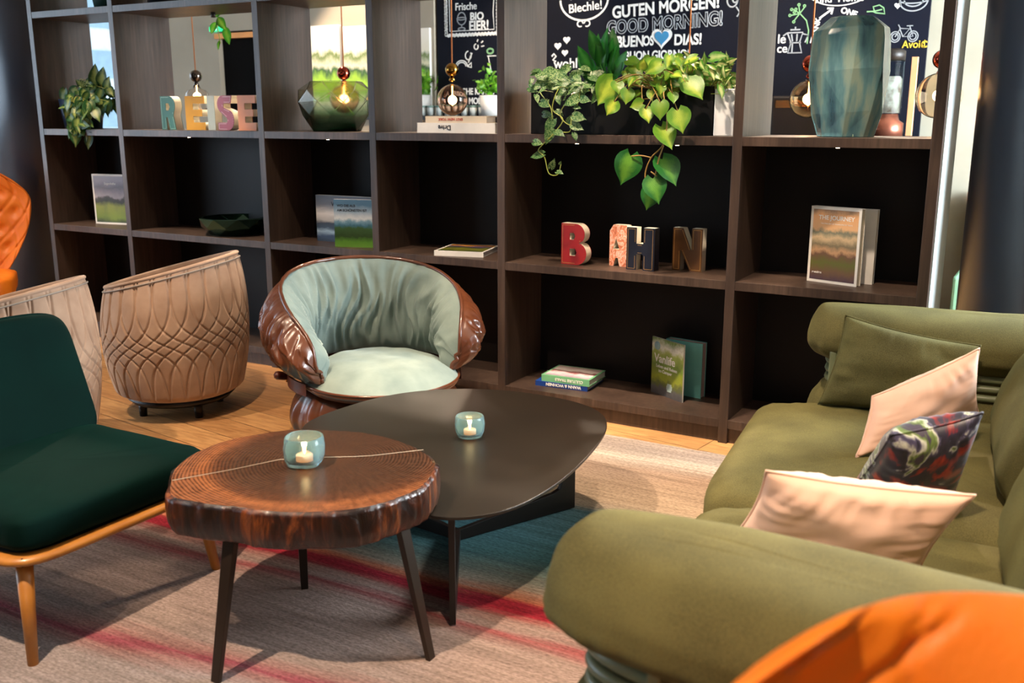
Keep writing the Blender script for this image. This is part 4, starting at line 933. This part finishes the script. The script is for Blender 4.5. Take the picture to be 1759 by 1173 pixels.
# trailing heart-leaf philodendron
b, st, tf = B(), B(), B()
for i, (p, q) in enumerate(PH):
    y = -.06+rnd.uniform(-.03, .03); lime = 1
    leaf(tf if 7 < i < 12 else b, (p[0], y, p[1]), (q[0], y-.02, q[1]), wr=.95 if 7 > i or i > 11 else .86, nrm=(.5+rnd.uniform(-.3, .3), -.8, .4+rnd.uniform(-.3, .3)), curl=.2)
    root = Vector((.68+rnd.uniform(-.1, .12), .14, 1.57))
    if p[1] > 1.45: st.tube(curve_pts([root, (root+Vector((p[0], y, p[1])))/2+Vector((0, -.04, .05)), (p[0], y, p[1])], 4), .0022, 5)
for _ in range(72):
    x = rnd.uniform(.50, .88); z = rnd.uniform(1.56, 1.72); y = rnd.uniform(-.06, .2); L = rnd.uniform(.05, .095); a = rnd.uniform(-2.8, -.3)
    leaf(b, (x, y, z), (x+L*math.cos(a), y-.02, z+L*math.sin(a)*.7), wr=.8, nrm=(rnd.uniform(-.3, .9), -.6, rnd.uniform(.1, 1)), curl=.25)
    st.tube(curve_pts([(.68+rnd.uniform(-.08, .1), .15, 1.56), (x, y+.02, z-.03), (x, y, z)], 3), .0018, 5)
for P_ in ([(.72, .1, 1.57), (.74, -.04, 1.56), (.765, -.055, 1.45), (.755, -.06, 1.342), (.70, -.06, 1.281), (.674, -.06, 1.212), (.684, -.06, 1.152)], [(.755, -.06, 1.335), (.733, -.06, 1.267), (.72, -.06, 1.191)], [(.70, -.06, 1.281), (.651, -.06, 1.289), (.605, -.06, 1.285)], [(.7, -.06, 1.22), (.73, -.06, 1.2)]):
    st.tube(curve_pts(P_), .0032, 6)
plant('philodendron', 'lime green heart-leaf plant trailing far below the shelf from the black planter', (.69, .19, 1.56), b, LIME, st, STEMB)
o = tf.mk('trailing_leaves', TRAILG, bpy.data.objects['philodendron'], fix=False); o.data.transform(Matrix.Translation(-Vector((.69, .19, 1.56))))
# speckled scindapsus
b, st = B(), B()
for i, (p, q) in enumerate(SCN):
    y = -.05+rnd.uniform(-.03, .03); leaf(b, (p[0], y, p[1]), (q[0], y-.01, q[1]), wr=.6, nrm=(.4+rnd.uniform(-.4, .4), -.8, .3+rnd.uniform(-.4, .4)), curl=.2)
for _ in range(85):
    x = rnd.uniform(.05, .38); z = rnd.uniform(1.55, 1.68); y = rnd.uniform(-.07, .2); L = rnd.uniform(.045, .08); a = rnd.uniform(-3.1, .2)
    leaf(b, (x, y, z), (x+L*math.cos(a), y-.02, z+L*math.sin(a)*.6), wr=.55, nrm=(rnd.uniform(-.3, .9), -.6, rnd.uniform(.1, 1)), curl=.25)
for P_ in ([(.235, .05, 1.58), (.235, -.05, 1.585), (.2, -.05, 1.492), (.255, -.05, 1.445), (.21, -.05, 1.382), (.156, -.05, 1.334), (.128, -.05, 1.301), (.161, -.05, 1.27), (.184, -.05, 1.198), (.23, -.05, 1.193), (.248, -.05, 1.24)], [(.341, .05, 1.575), (.341, -.04, 1.583), (.333, -.05, 1.522), (.299, -.05, 1.445), (.291, -.05, 1.39), (.228, -.05, 1.39)], [(.3, -.04, 1.56), (.24, -.05, 1.47), (.29, -.05, 1.42), (.32, -.05, 1.46)], [(.15, .05, 1.57), (.13, -.04, 1.57), (.19, -.05, 1.5), (.2, -.05, 1.445)]):
    st.tube(curve_pts(P_), .0024, 6)
plant('scindapsus', 'silver-speckled trailing plant at the left end of the black planter', (.24, .19, 1.56), b, SILV, st)
# upright dark green plant
b, st = B(), B()
for (x, z) in [(.311, 1.851), (.377, 1.859), (.409, 1.812), (.227, 1.732), (.258, 1.778), (.464, 1.71), (.506, 1.747), (.427, 1.781), (.288, 1.62), (.35, 1.80), (.44, 1.66), (.30, 1.70), (.40, 1.86), (.33, 1.83), (.45, 1.76), (.27, 1.75), (.48, 1.70), (.38, 1.74), (.36, 1.68), (.42, 1.72), (.25, 1.68), (.31, 1.66)]:
    rt = Vector((.37+rnd.uniform(-.02, .02), .17, 1.56)); tp = Vector((x, .15+rnd.uniform(-.08, .05), z)); md = rt+(tp-rt)*.45
    st.tube([rt, (rt+md)/2+Vector((0, 0, .01)), md], .003, 6); leaf(b, md, tp, wr=.40, nrm=(.3+rnd.uniform(-.8, .8), -.8, .3), heart=False, curl=rnd.uniform(.05, .5))
plant('peace_lily', 'upright dark green broad-leaved plant in the middle of the black planter', (.37, .19, 1.56), b, DGREEN, st, MIDG)
# cream variegated pothos at right
b, st = B(), B()
for _ in range(120):
    x = rnd.uniform(.66, 1.0); z = rnd.uniform(1.58, 1.71)-.05*abs(x-.85); y = rnd.uniform(0, .3); L = rnd.uniform(.05, .085); a = rnd.uniform(-1.4, 2.4)
    if x > .94: y = rnd.uniform(-.02, .15)
    leaf(b, (x, y, z), (min(x+L*math.cos(a), 1.03), y-.02, z+L*math.sin(a)*.7), wr=.5, nrm=(rnd.uniform(-.5, .9), -.6, rnd.uniform(-.1, 1)), curl=.3)
    st.tube(curve_pts([(.84+rnd.uniform(-.06, .06), .18, 1.56), (x, y+.03, z-.03), (x, y, z)], 3), .0018, 5)
plant('pothos', 'cream and green variegated bushy plant at the right end of the black planter', (.84, .21, 1.56), b, CREAMV, st)
bx = thing('planter_box', 'small white planter box squeezed beside the black planter', 'planter', (.975, .2, 1.375))
B().box(-.045, .045, -.12, .10, 0, .20).mk('box', mat('white_lacquer', (226, 230, 234), .25), bx, False, bevel=.003)
# potted trailing plant left
def pot(label, loc, r0, r1, h, m):
    t = thing('plant_pot', label, 'pot', loc); B().lathe([(0, .0), (r0, 0), (r1, h), (r1-.008, h), (r1-.012, h-.03), (0, h-.03)], 40).mk('pot', m, t); return t
NAVY = mat('navy_glazed_pot', (22, 36, 60), .3)
pot('dark blue round pot in the leftmost open niche', (-3.43, .175, 1.375), .115, .14, .19, NAVY)
b, st = B(), B(); rnd = random.Random(5)
for _ in range(120):
    t = rnd.random(); a = rnd.uniform(0, 2*PI); rr = rnd.uniform(.02, .17)
    if rnd.random() < .62: x = -3.28+rr*math.cos(a)*1.3; y = .14+rr*math.sin(a)*.8; z = 1.55+rnd.uniform(0, .14)-(rr*.35)
    else: x = -3.22+rnd.uniform(-.1, .12); y = .0+rnd.uniform(-.03, .03); z = rnd.uniform(1.36, 1.56)
    L = rnd.uniform(.055, .115); a2 = rnd.uniform(-3.2, .1) if z < 1.6 else rnd.uniform(-2.8, .4)
    leaf(b, (x, y, z), (x+L*math.cos(a2)*.8, y-.02, z+L*math.sin(a2)), wr=.62, nrm=(.5+rnd.uniform(-.7, .7), -.7, rnd.uniform(-.1, .9)), curl=.35)
    if _ % 2 == 0: st.tube(curve_pts([(-3.40, .15, 1.55), ((x-3.40)/2, (y+.15)/2-.02, max(z, 1.55)+.02), (x, y, z)], 4), .002, 5)
leaf(b, (-3.22, .05, 1.33), (-3.235, .04, 1.24), wr=.6)
for (x0, z0, x1, z1) in ((-3.2, 1.62, -3.12, 1.76), (-3.25, 1.6, -3.2, 1.78), (-3.3, 1.6, -3.4, 1.69), (-3.16, 1.6, -3.07, 1.7), (-3.45, 1.6, -3.55, 1.58)): leaf(b, (x0, .16, z0), (x1, .12, z1), wr=.5, heart=False)
plant('pothos', 'bushy variegated plant spilling from the dark blue pot', (-3.29, .16, 1.54), b, MIXV, st)
pot('dark green pot standing above the leftmost open niche, only its base visible', (-3.10, .2, 2.1075), .09, .12, .2, mat('dark_green_pot', (16, 52, 44), .4))
pot('black pot standing on the upper board of the second niche', (-2.58, .2, 2.1075), .11, .13, .2, mat('black_pot', (16, 20, 30), .4))
# hanging vine in second niche
b, st = B(), B()
vp = [(-2.16, .35, 2.11+.03), (-2.15, .46, 2.09), (-2.16, .47, 2.0), (-2.13, .47, 1.93), (-2.12, .47, 1.88)]
st.tube(curve_pts([(-2.41, .44, 2.13), (-2.41, .455, 2.08), (-2.45, .47, 2.03), (-2.44, .47, 1.96), (-2.43, .47, 1.90)]), .003, 6)
leaf(b, (-2.43, .46, 2.06), (-2.35, .44, 1.98), wr=.5, heart=False); leaf(b, (-2.45, .46, 2.03), (-2.49, .45, 1.96), wr=.55, heart=False); leaf(b, (-2.37, .46, 2.0), (-2.325, .44, 1.89), wr=.45, heart=False); leaf(b, (-2.46, .46, 2.07), (-2.35, .44, 2.10), wr=.45, heart=False); leaf(b, (-2.43, .46, 1.92), (-2.425, .44, 1.86), wr=.3, heart=False)
b.v += []; plant('vine', 'thin green vine hanging down from the upper board in the second niche', (-2.4, .45, 2.1), b, MIDG, st)

# ------------------------------------------------------------------ pendants
def pendant(label, x, y, zb, rb, zg, rg, ballm, glassc, hasbulb=True, cordz=3.32, shape='globe'):
    t = thing('pendant_lamp', label, 'pendant lamp', (x, y, cordz), 0, 'glass pendant lamps')
    def Z(z): return z-cordz
    B().tube([(0, 0, 0), (0, 0, Z(zb))], .0045, 8).mk('cord', COPPER, t)
    B().lathe([(rb*math.sin(PI*k/16)+.0001, Z(zb)-rb*math.cos(PI*k/16)) for k in range(17)], 28).mk('ball', ballm, t)
    B().lathe([(.012, Z(zb-rb-.03)), (.022, Z(zb-rb-.02)), (.012, Z(zb-rb))], 18).mk('socket', ballm, t)
    g = glass('amber_glass', tuple(255-(255-v)*.45 for v in glassc), .02, 1.3).m
    if shape == 'globe': pr = [(rg*math.sin(PI*k/24)+.0001, Z(zg)-rg*math.cos(PI*k/24)) for k in range(24)]+[(.02, Z(zg)+rg)]
    else: pr = [(rg, Z(zg)-rg*1.6), (rg*1.0, Z(zg)-.3*rg), (rg*.97, Z(zg)+.2*rg), (rg*.75, Z(zg)+.5*rg), (rg*.35, Z(zg)+.62*rg), (.02, Z(zg)+.95*rg)]
    gl = B().lathe(pr, 36); gl.f = [f for f in gl.f if len(f) == 4]; o = gl.mk('glass_shade', g, t)
    md = o.modifiers.new('wall', 'SOLIDIFY'); md.thickness = .002
    B().lathe([(.0005, Z(zg)-.035), (.007, Z(zg)-.03), (.010, Z(zg)-.01), (.009, Z(zg)+.02), (.004, Z(zg)+.04), (.004, Z(zg)+rg*.9)], 14).mk('bulb', mat('warm_filament', (255, 200, 120), .4, emit=(255, 186, 100), estr=28), t)
    d = bpy.data.lights.new('bulb_light', 'POINT'); d.energy = 5; d.color = (1, .68, .36); d.shadow_soft_size = .03
    l = bpy.data.objects.new('bulb_light', d); C.objects.link(l); l.location = (x, y, zg)
BRB = mat('polished_brass_ball', (170, 130, 60), .12, metal=1); CPB = mat('polished_copper_ball', (190, 90, 70), .15, metal=1); CHB = mat('smoked_chrome_ball', (130, 120, 115), .1, metal=1)
pendant('clear bell-shaped glass pendant lamp with chrome ball behind the letter E', -3.46, 1.2, 1.745, .045, 1.60, .085, CHB, (250, 235, 225), shape='bell')
pendant('pendant lamp with copper ball whose globe hangs behind the smoky green vase', -2.05, 1.2, 1.738, .045, 1.57, .10, CPB, (255, 190, 150))
pendant('amber globe pendant lamp with brass ball above the white book pile', -1.173, 1.2, 1.742, .043, 1.556, .097, BRB, (255, 190, 150))
pendant('amber globe pendant lamp half hidden by the tall teal vase', 1.065, 1.2, 1.725, .045, 1.545, .097, CPB, (255, 215, 150))
pendant('smoked globe pendant lamp behind the right end of the bookshelf', 1.70, 1.2, 1.73, .045, 1.557, .11, CPB, (220, 190, 150))
pendant('pendant lamp whose copper cord hangs behind the leafy black planter', .397, 1.2, 1.62, .04, 1.47, .09, CPB, (255, 210, 150))

# ------------------------------------------------------------------ back of the bar
bb = thing('chalkboard', 'large dark chalkboard wall covered in white lettering and drawings', 'chalkboard', (-.65, 3.22, 0))
B().box(-2.0, 2.0, 0, .03, .6, 3.3).mk('board', BOARD, bb, False)
def bt(s, x, z, size, m=CHALK, off=.004, sx=1, rotz=0, name='lettering', outline=False):
    off = min(off, size*(.026 if s.upper() == s else .008))
    o = text_mesh(name, s, size, m, bb, (x+.65, -.003, z), offset=off, extrude=.001, sx=sx, outline=outline); o.rotation_euler = (PI/2, -math.radians(rotz), 0); return o
def stroke(lines, wd=.008, m=CHALK, name='drawing'):
    b = B()
    for L in lines: b.ribbon([(x+.65, z) for x, z in L], wd, y=-.001, t=.002)
    return b.mk(name, m, bb, False)
def ell(cx, cz, rx, rz, a0=0, a1=360, n=24): return [(cx+rx*math.cos(math.radians(a0+(a1-a0)*k/n)), cz+rz*math.sin(math.radians(a0+(a1-a0)*k/n))) for k in range(n+1)]
def heart(cx, cz, s, m, name='heart', dy=0):
    P = []
    for k in range(40):
        t = 2*PI*k/40; P.append((cx+.65+s*.062*16*math.sin(t)**3/16*1, cz+s*.062*(13*math.cos(t)-5*math.cos(2*t)-2*math.cos(3*t)-math.cos(4*t))/16))
    b = B(); n = len(P); b.v = [(x, -.003-dy, z) for x, z in P]+[(x, 0, z) for x, z in P]; b.f = [tuple(range(n)), tuple(range(2*n-1, n-1, -1))]+[(i, (i+1) % n, n+(i+1) % n, n+i) for i in range(n)]
    b.mk(name, m, bb, False)
# left panel
wav = []
for k in range(60): wav.append((-2.555+.008*math.sin(k*1.7), 2.44-k*.0052))
wav += [(-2.555+k*.0088, 2.132+.008*math.sin(k*1.7)) for k in range(60)]+[(-2.035+.008*math.sin(k*1.7), 2.132+k*.0052) for k in range(60)]
stroke([wav], .022); stroke([[(-2.52, 2.44), (-2.515, 2.165), (-2.07, 2.165), (-2.08, 2.3), (-2.07, 2.44)]], .006)
bt('Frische', -2.46, 2.335, .085, off=.003, sx=.9); bt('BIO', -2.31, 2.25, .085, off=.003); bt('EIER!', -2.32, 2.165, .11, off=.003, sx=.85)
stroke([ell(-2.395, 2.27, .04, .045, 0, 180), ell(-2.395, 2.265, .045, .05, 180, 360), ell(-2.395, 2.265, .047, .01), [(-2.395, 2.215), (-2.395, 2.19)], ell(-2.395, 2.18, .035, .012)], .008, CHALKG)
stroke([ell(-2.40, 1.87, .06, .05, 0, 180), ell(-2.40, 1.87, .045, .035, 0, 180), [(-2.5, 1.85), (-2.47, 1.88), (-2.46, 1.84), (-2.5, 1.85)], [(-2.34, 1.87), (-2.3, 1.9), (-2.3, 1.86), (-2.34, 1.87)], [(-2.33, 1.9), (-2.31, 1.95), (-2.29, 1.98)], ell(-2.33, 1.96, .03, .035, 90, 400), ell(-2.25, 2.03, .02, .022, 90, 400), [(-2.2, 2.03), (-2.17, 2.035)], [(-2.2, 2.06), (-2.18, 2.075)], [(-2.24, 2.07), (-2.23, 2.09)]], .009)
stroke([[(-2.13, 1.95), (-2.10, 1.82), (-2.05, 1.82)], [(-2.14, 1.95), (-2.05, 1.95)]], .008); stroke([ell(-2.11, 1.99, .03, .02)], .014, CHALKGR)
bt('A  FRISCHE KAFFEE', -2.58, 1.635, .075, off=.0025, sx=.8); bt('MOLLINO', -2.33, 1.555, .075, off=.0025, sx=.8)
# middle panel
stroke([ell(-1.235, 2.36, .21, .16, 180, 360)], .014); stroke([ell(-1.265, 2.175, .025, .022, 0, 300), ell(-1.205, 2.175, .025, .022, 180, -120)], .009)
bt('Blechle!', -1.37, 2.26, .095, off=.004, rotz=4); bt('Heilig\'s', -1.36, 2.36, .085, off=.003, rotz=4)
bt('GUTEN MORGEN!', -.985, 2.205, .125, off=.007, sx=.86, rotz=2.5)
bt('GOOD MORNING!', -1.03, 2.085, .14, CHALKG, sx=.80, rotz=2, outline=.0035)
bt('BUEN', -.945, 1.985, .115, off=.005, sx=.8); bt('OS', -.72, 1.99, .1, off=.004, sx=.7); bt('DIAS!', -.465, 1.985, .11, off=.005, sx=.85)
heart(-.565, 2.045, 1.35, CHALK, dy=0); heart(-.565, 2.045, .95, CHALKB, dy=.003)
bt('BUON GIORNO!', -.87, 1.885, .09, off=.003, sx=.8)
for x, z, s in ((-1.385, 2.055, .5), (-1.465, 2.01, .5), (-1.40, 1.955, .45)): heart(x, z, s, CHALK)
bt('wohl', -1.50, 1.835, .11, off=.004); stroke([[(-1.52, 1.93), (-1.5, 1.95), (-1.48, 1.93), (-1.51, 1.9), (-1.48, 1.89)]], .012)
stroke([ell(-.40, 1.84, .05, .03, 0, 180), ell(-.3, 1.85, .06, .045, 0, 180), ell(-.2, 1.84, .05, .03, 0, 180), [(-1.1, 2.05), (-1.05, 2.03), (-1.0, 2.06), (-.98, 2.02)], ell(-.98, 2.03, .05, .04, 0, 300), ell(-.9, 2.02, .03, .035, 0, 300)], .009, CHALKG)
stroke([ell(-.02, 2.29, .04, .05), [(.01, 2.24), (.04, 2.2), (.02, 2.17)], ell(0, 2.3, .02, .03)], .01, CHALKG)
# right panel
stroke([[(.545, 1.96), (.55, 2.05), (.53, 2.12), (.48, 2.17)], [(.48, 2.17), (.43, 2.2)], [(.48, 2.17), (.42, 2.16)], [(.48, 2.17), (.47, 2.22)], [(.48, 2.17), (.44, 2.12)], [(.48, 2.17), (.51, 2.21)]]+[ell(x, z, .008, .008, n=8) for x, z in ((.42, 2.2), (.41, 2.16), (.47, 2.23), (.44, 2.115), (.51, 2.22), (.45, 2.2), (.44, 2.18))], .007, CHALKGR)
stroke([[(.40, 2.04), (.43, 1.97), (.41, 1.90), (.51, 1.90), (.49, 1.97), (.51, 2.04), (.40, 2.04)], [(.40, 2.04), (.37, 2.02)], [(.51, 2.03), (.55, 2.02), (.53, 1.97)], [(.42, 2.06), (.49, 2.06)], [(.455, 2.06), (.455, 2.08)], [(.42, 1.97), (.50, 1.97)], [(.44, 1.97), (.44, 1.90)], [(.47, 2.03), (.47, 1.98)], [(.43, 2.03), (.44, 1.98)]], .009, CHALKG)
stroke([[(.62, 2.13), (.705, 2.19)], [(.67, 2.195), (.71, 2.195), (.70, 2.155)]], .012); bt('ONE', .76, 2.165, .055, off=.003, rotz=-20); bt('THANK', .60, 1.96, .05, off=.002, rotz=80)
bt('le', .33, 1.97, .09, off=.005); bt('ce', .33, 1.905, .085, off=.005); bt('kind  Home', .58, 2.235, .07, off=.003)
stroke([ell(.75, 2.36, .25, .15, 220, 320)], .006)
stroke([[(.94, 2.16), (.98, 2.16), (1.0, 2.15), (1.06, 2.14), (1.05, 2.18), (1.02, 2.20), (.98, 2.19), (.99, 2.16)], [(.99, 2.16), (1.04, 2.17)]], .008, CHALKGR)
stroke([ell(1.14, 1.985, .032, .035), ell(1.255, 1.985, .032, .035), ell(1.14, 1.985, .02, .022), ell(1.255, 1.985, .02, .022), [(1.14, 1.985), (1.17, 2.04), (1.23, 2.035), (1.19, 1.985), (1.255, 1.985), (1.23, 2.05)], [(1.165, 2.04), (1.19, 1.985)], [(1.155, 2.065), (1.17, 2.04)], [(1.21, 2.055), (1.25, 2.055)]], .006, CHALKG)
bt('Avoid', 1.19, 1.91, .07, CHALKY, off=.003, sx=.9); bt('C', 1.36-.05, 1.91, .06, CHALKY, off=.003)
heart(1.14, 2.19, .35, CHALK); stroke([ell(1.24, 2.22, .09, .07, 180, 360), ell(1.24, 2.22, .09, .02), ell(1.24, 2.22, .06, .04, 180, 360)], .008, CHALKG)

def canvas(label, x0, x1, z0, z1, stops):
    t = thing('canvas_picture', label, 'picture', ((x0+x1)/2, 3.19, z0)); w_ = (x1-x0)/2
    B().box(-w_, w_, -.02, .01, 0, z1-z0).mk('stretcher', WHITEP, t, False)
    b = B(); b.grid(lambda u, v: (-w_+u*2*w_, -.0212, v*(z1-z0)), 1, 1, uv=True); b.mk('print', picture('meadow_print', stops, .16, 3.5, .5), t, False, fix=False)
MS = [(0, (90, 130, 40)), (.12, (235, 235, 225)), (.25, (110, 170, 30)), (.42, (170, 215, 50)), (.52, (50, 90, 30)), (.58, (230, 224, 190)), (.68, (110, 130, 60)), (.74, (238, 230, 205)), (1, (248, 240, 225))]
canvas('bright meadow picture on the back wall seen above the smoky vase, left panel', -4.05, -3.70, 1.42, 2.27, MS)
canvas('bright meadow picture on the back wall seen above the smoky vase, right panel', -3.67, -3.25, 1.42, 2.25, MS)
canvas('narrow bright meadow picture beside the left edge of the chalkboard', -3.1, -2.70, 1.50, 2.20, MS)
es = thing('exit_sign', 'small glowing green emergency exit sign beside the dark doorway', 'sign', (-5.26, 3.17, 2.25))
B().box(-.08, .08, -.02, .03, .02, .065).mk('housing', mat('exit_green', (20, 150, 90), .4, emit=(30, 200, 130), estr=1.6), es, False)
B().box(-.03, .02, -.022, -.019, .03, .055).mk('symbol', mat('exit_white', (240, 255, 245), .4, emit=(230, 255, 240), estr=2), es, False)
# ledge with cups and herbs
lg = thing('wall_ledge', 'narrow dark serving ledge below the chalkboard holding cups', 'shelf', (-2.3, 2.98, 1.42))
B().box(-.95, .6, -.15, .24, 0, .035).mk('board', BLKMET, lg, False, bevel=.003)
CUPM = mat('pale_stoneware', (206, 212, 206), .4)
cp = None
for k in range(13):
    x = -3.05+k*.085
    if k in (4,): pass
    t = thing('cup', 'pale stoneware cup in the row on the serving ledge', 'cup', (x, 2.95, 1.455), 0, 'cups on the serving ledge')
    B().lathe([(0, .002), (.028, .002), (.034, .085), (.031, .085), (.026, .008), (0, .008)], 20).mk('body', CUPM, t); B().lathe([(.0345, .07), (.036, .078), (.0345, .085)], 20).mk('rim', mat('cup_rim', (120, 150, 140), .4), t)
def herb(label, x, y, z, s):
    t = thing('herb_pot', label, 'plant', (x, y, z)); B().lathe([(0, 0), (.05*s, 0), (.06*s, .11*s), (.055*s, .11*s), (.05*s, .10*s), (0, .10*s)], 24).mk('pot', WHITEP, t)
    b = B(); r = random.Random(int(abs(x)*100))
    for _ in range(90):
        p = Vector((r.gauss(0, .035), r.gauss(0, .035), .12+abs(r.gauss(0, .06))))*s; q = p+Vector((r.uniform(-1, 1), r.uniform(-1, 1), r.uniform(-.3, 1)))*.035*s; leaf(b, p, q, wr=.8, nrm=(r.uniform(-.5, .5), -.8, .6))
    b.mk('foliage', leaf_mat('basil_leaf', (90, 160, 40), (150, 200, 60)), t, fix=False)
herb('green herb in a white pot at the left end of the serving ledge', -2.74, 3.08, 1.455, 1.6)
herb('green herb in a white pot at the right end of the serving ledge', -1.97, 2.98, 1.455, 1.5)
# back bar with grinder
ct = thing('back_bar', 'dark back bar counter below the right part of the chalkboard', 'counter', (.9, 2.85, 0))
B().box(-.9, .56, -.3, .35, 0, 1.28).mk('body', DARK, ct, False, bevel=.005); B().box(-.92, .58, -.32, .36, 1.28, 1.31).mk('worktop', BLKMET, ct, False)
gr = thing('coffee_silo', 'tall cylindrical glass coffee bean silo behind the teal vase', 'coffee grinder', (1.19, 2.85, 1.31))
B().lathe([(.11, 0), (.11, .10), (.08, .12), (.07, .16)], 32).mk('base', mat('grinder_copper', (150, 90, 70), .3, metal=.7), gr)
gl = B().lathe([(.085, .16), (.085, .52)], 36); gl.f = [f for f in gl.f if len(f) == 4]; o = gl.mk('glass_cylinder', glass('clear_blue_glass', (210, 235, 240), .02, 1.1).m, gr)
B().lathe([(.087, .50), (.087, .56), (.06, .575)], 36).mk('lid', BLKMET, gr)
B().lathe([(.07, .165), (.072, .38), (.06, .40)], 24).mk('contents', mat('white_paper_filter', (226, 220, 205), .7, col2=(90, 60, 40), scale=18), gr)
B().box(.13, .165, -.02, .02, .02, .52).mk('side_strip', mat('peach_strip', (236, 170, 120), .5), gr, False)
ms = thing('espresso_machine', 'dark espresso machine on the back bar behind the amber globe lamp', 'coffee machine', (.72, 2.85, 1.31))
B().box(-.25, .2, -.2, .2, 0, .28).mk('body', mat('machine_black', (28, 22, 20), .35), ms, False, bevel=.015)
B().box(-.22, .17, -.205, -.2, .20, .25).mk('trim_band', mat('warm_steel', (190, 150, 110), .25, metal=1), ms, False)
B().tube([(.12, -.2, .16), (.12, -.25, .14), (.12, -.26, .04)], .008, 8).mk('steam_pipe', mat('steel', (200, 200, 200), .2, metal=1), ms)
# bench by the pale wall at the far right
bn = thing('bench', 'green upholstered bench against the pale wall behind the right column', 'bench', (2.16, 2.9, 0))
B().box(-.45, .45, -.25, .25, .1, .45).mk('seat', mat('mint_upholstery', (120, 170, 140), .7), bn, False, bevel=.02)
B().box(-.45, .45, .2, .3, .45, .9).mk('backrest', mat('olive_upholstery', (150, 140, 70), .7), bn, False, bevel=.02); B().box(-.45, .45, .18, .32, .9, .96).mk('top_rail', mat('orange_rail', (240, 140, 90), .5), bn, False)
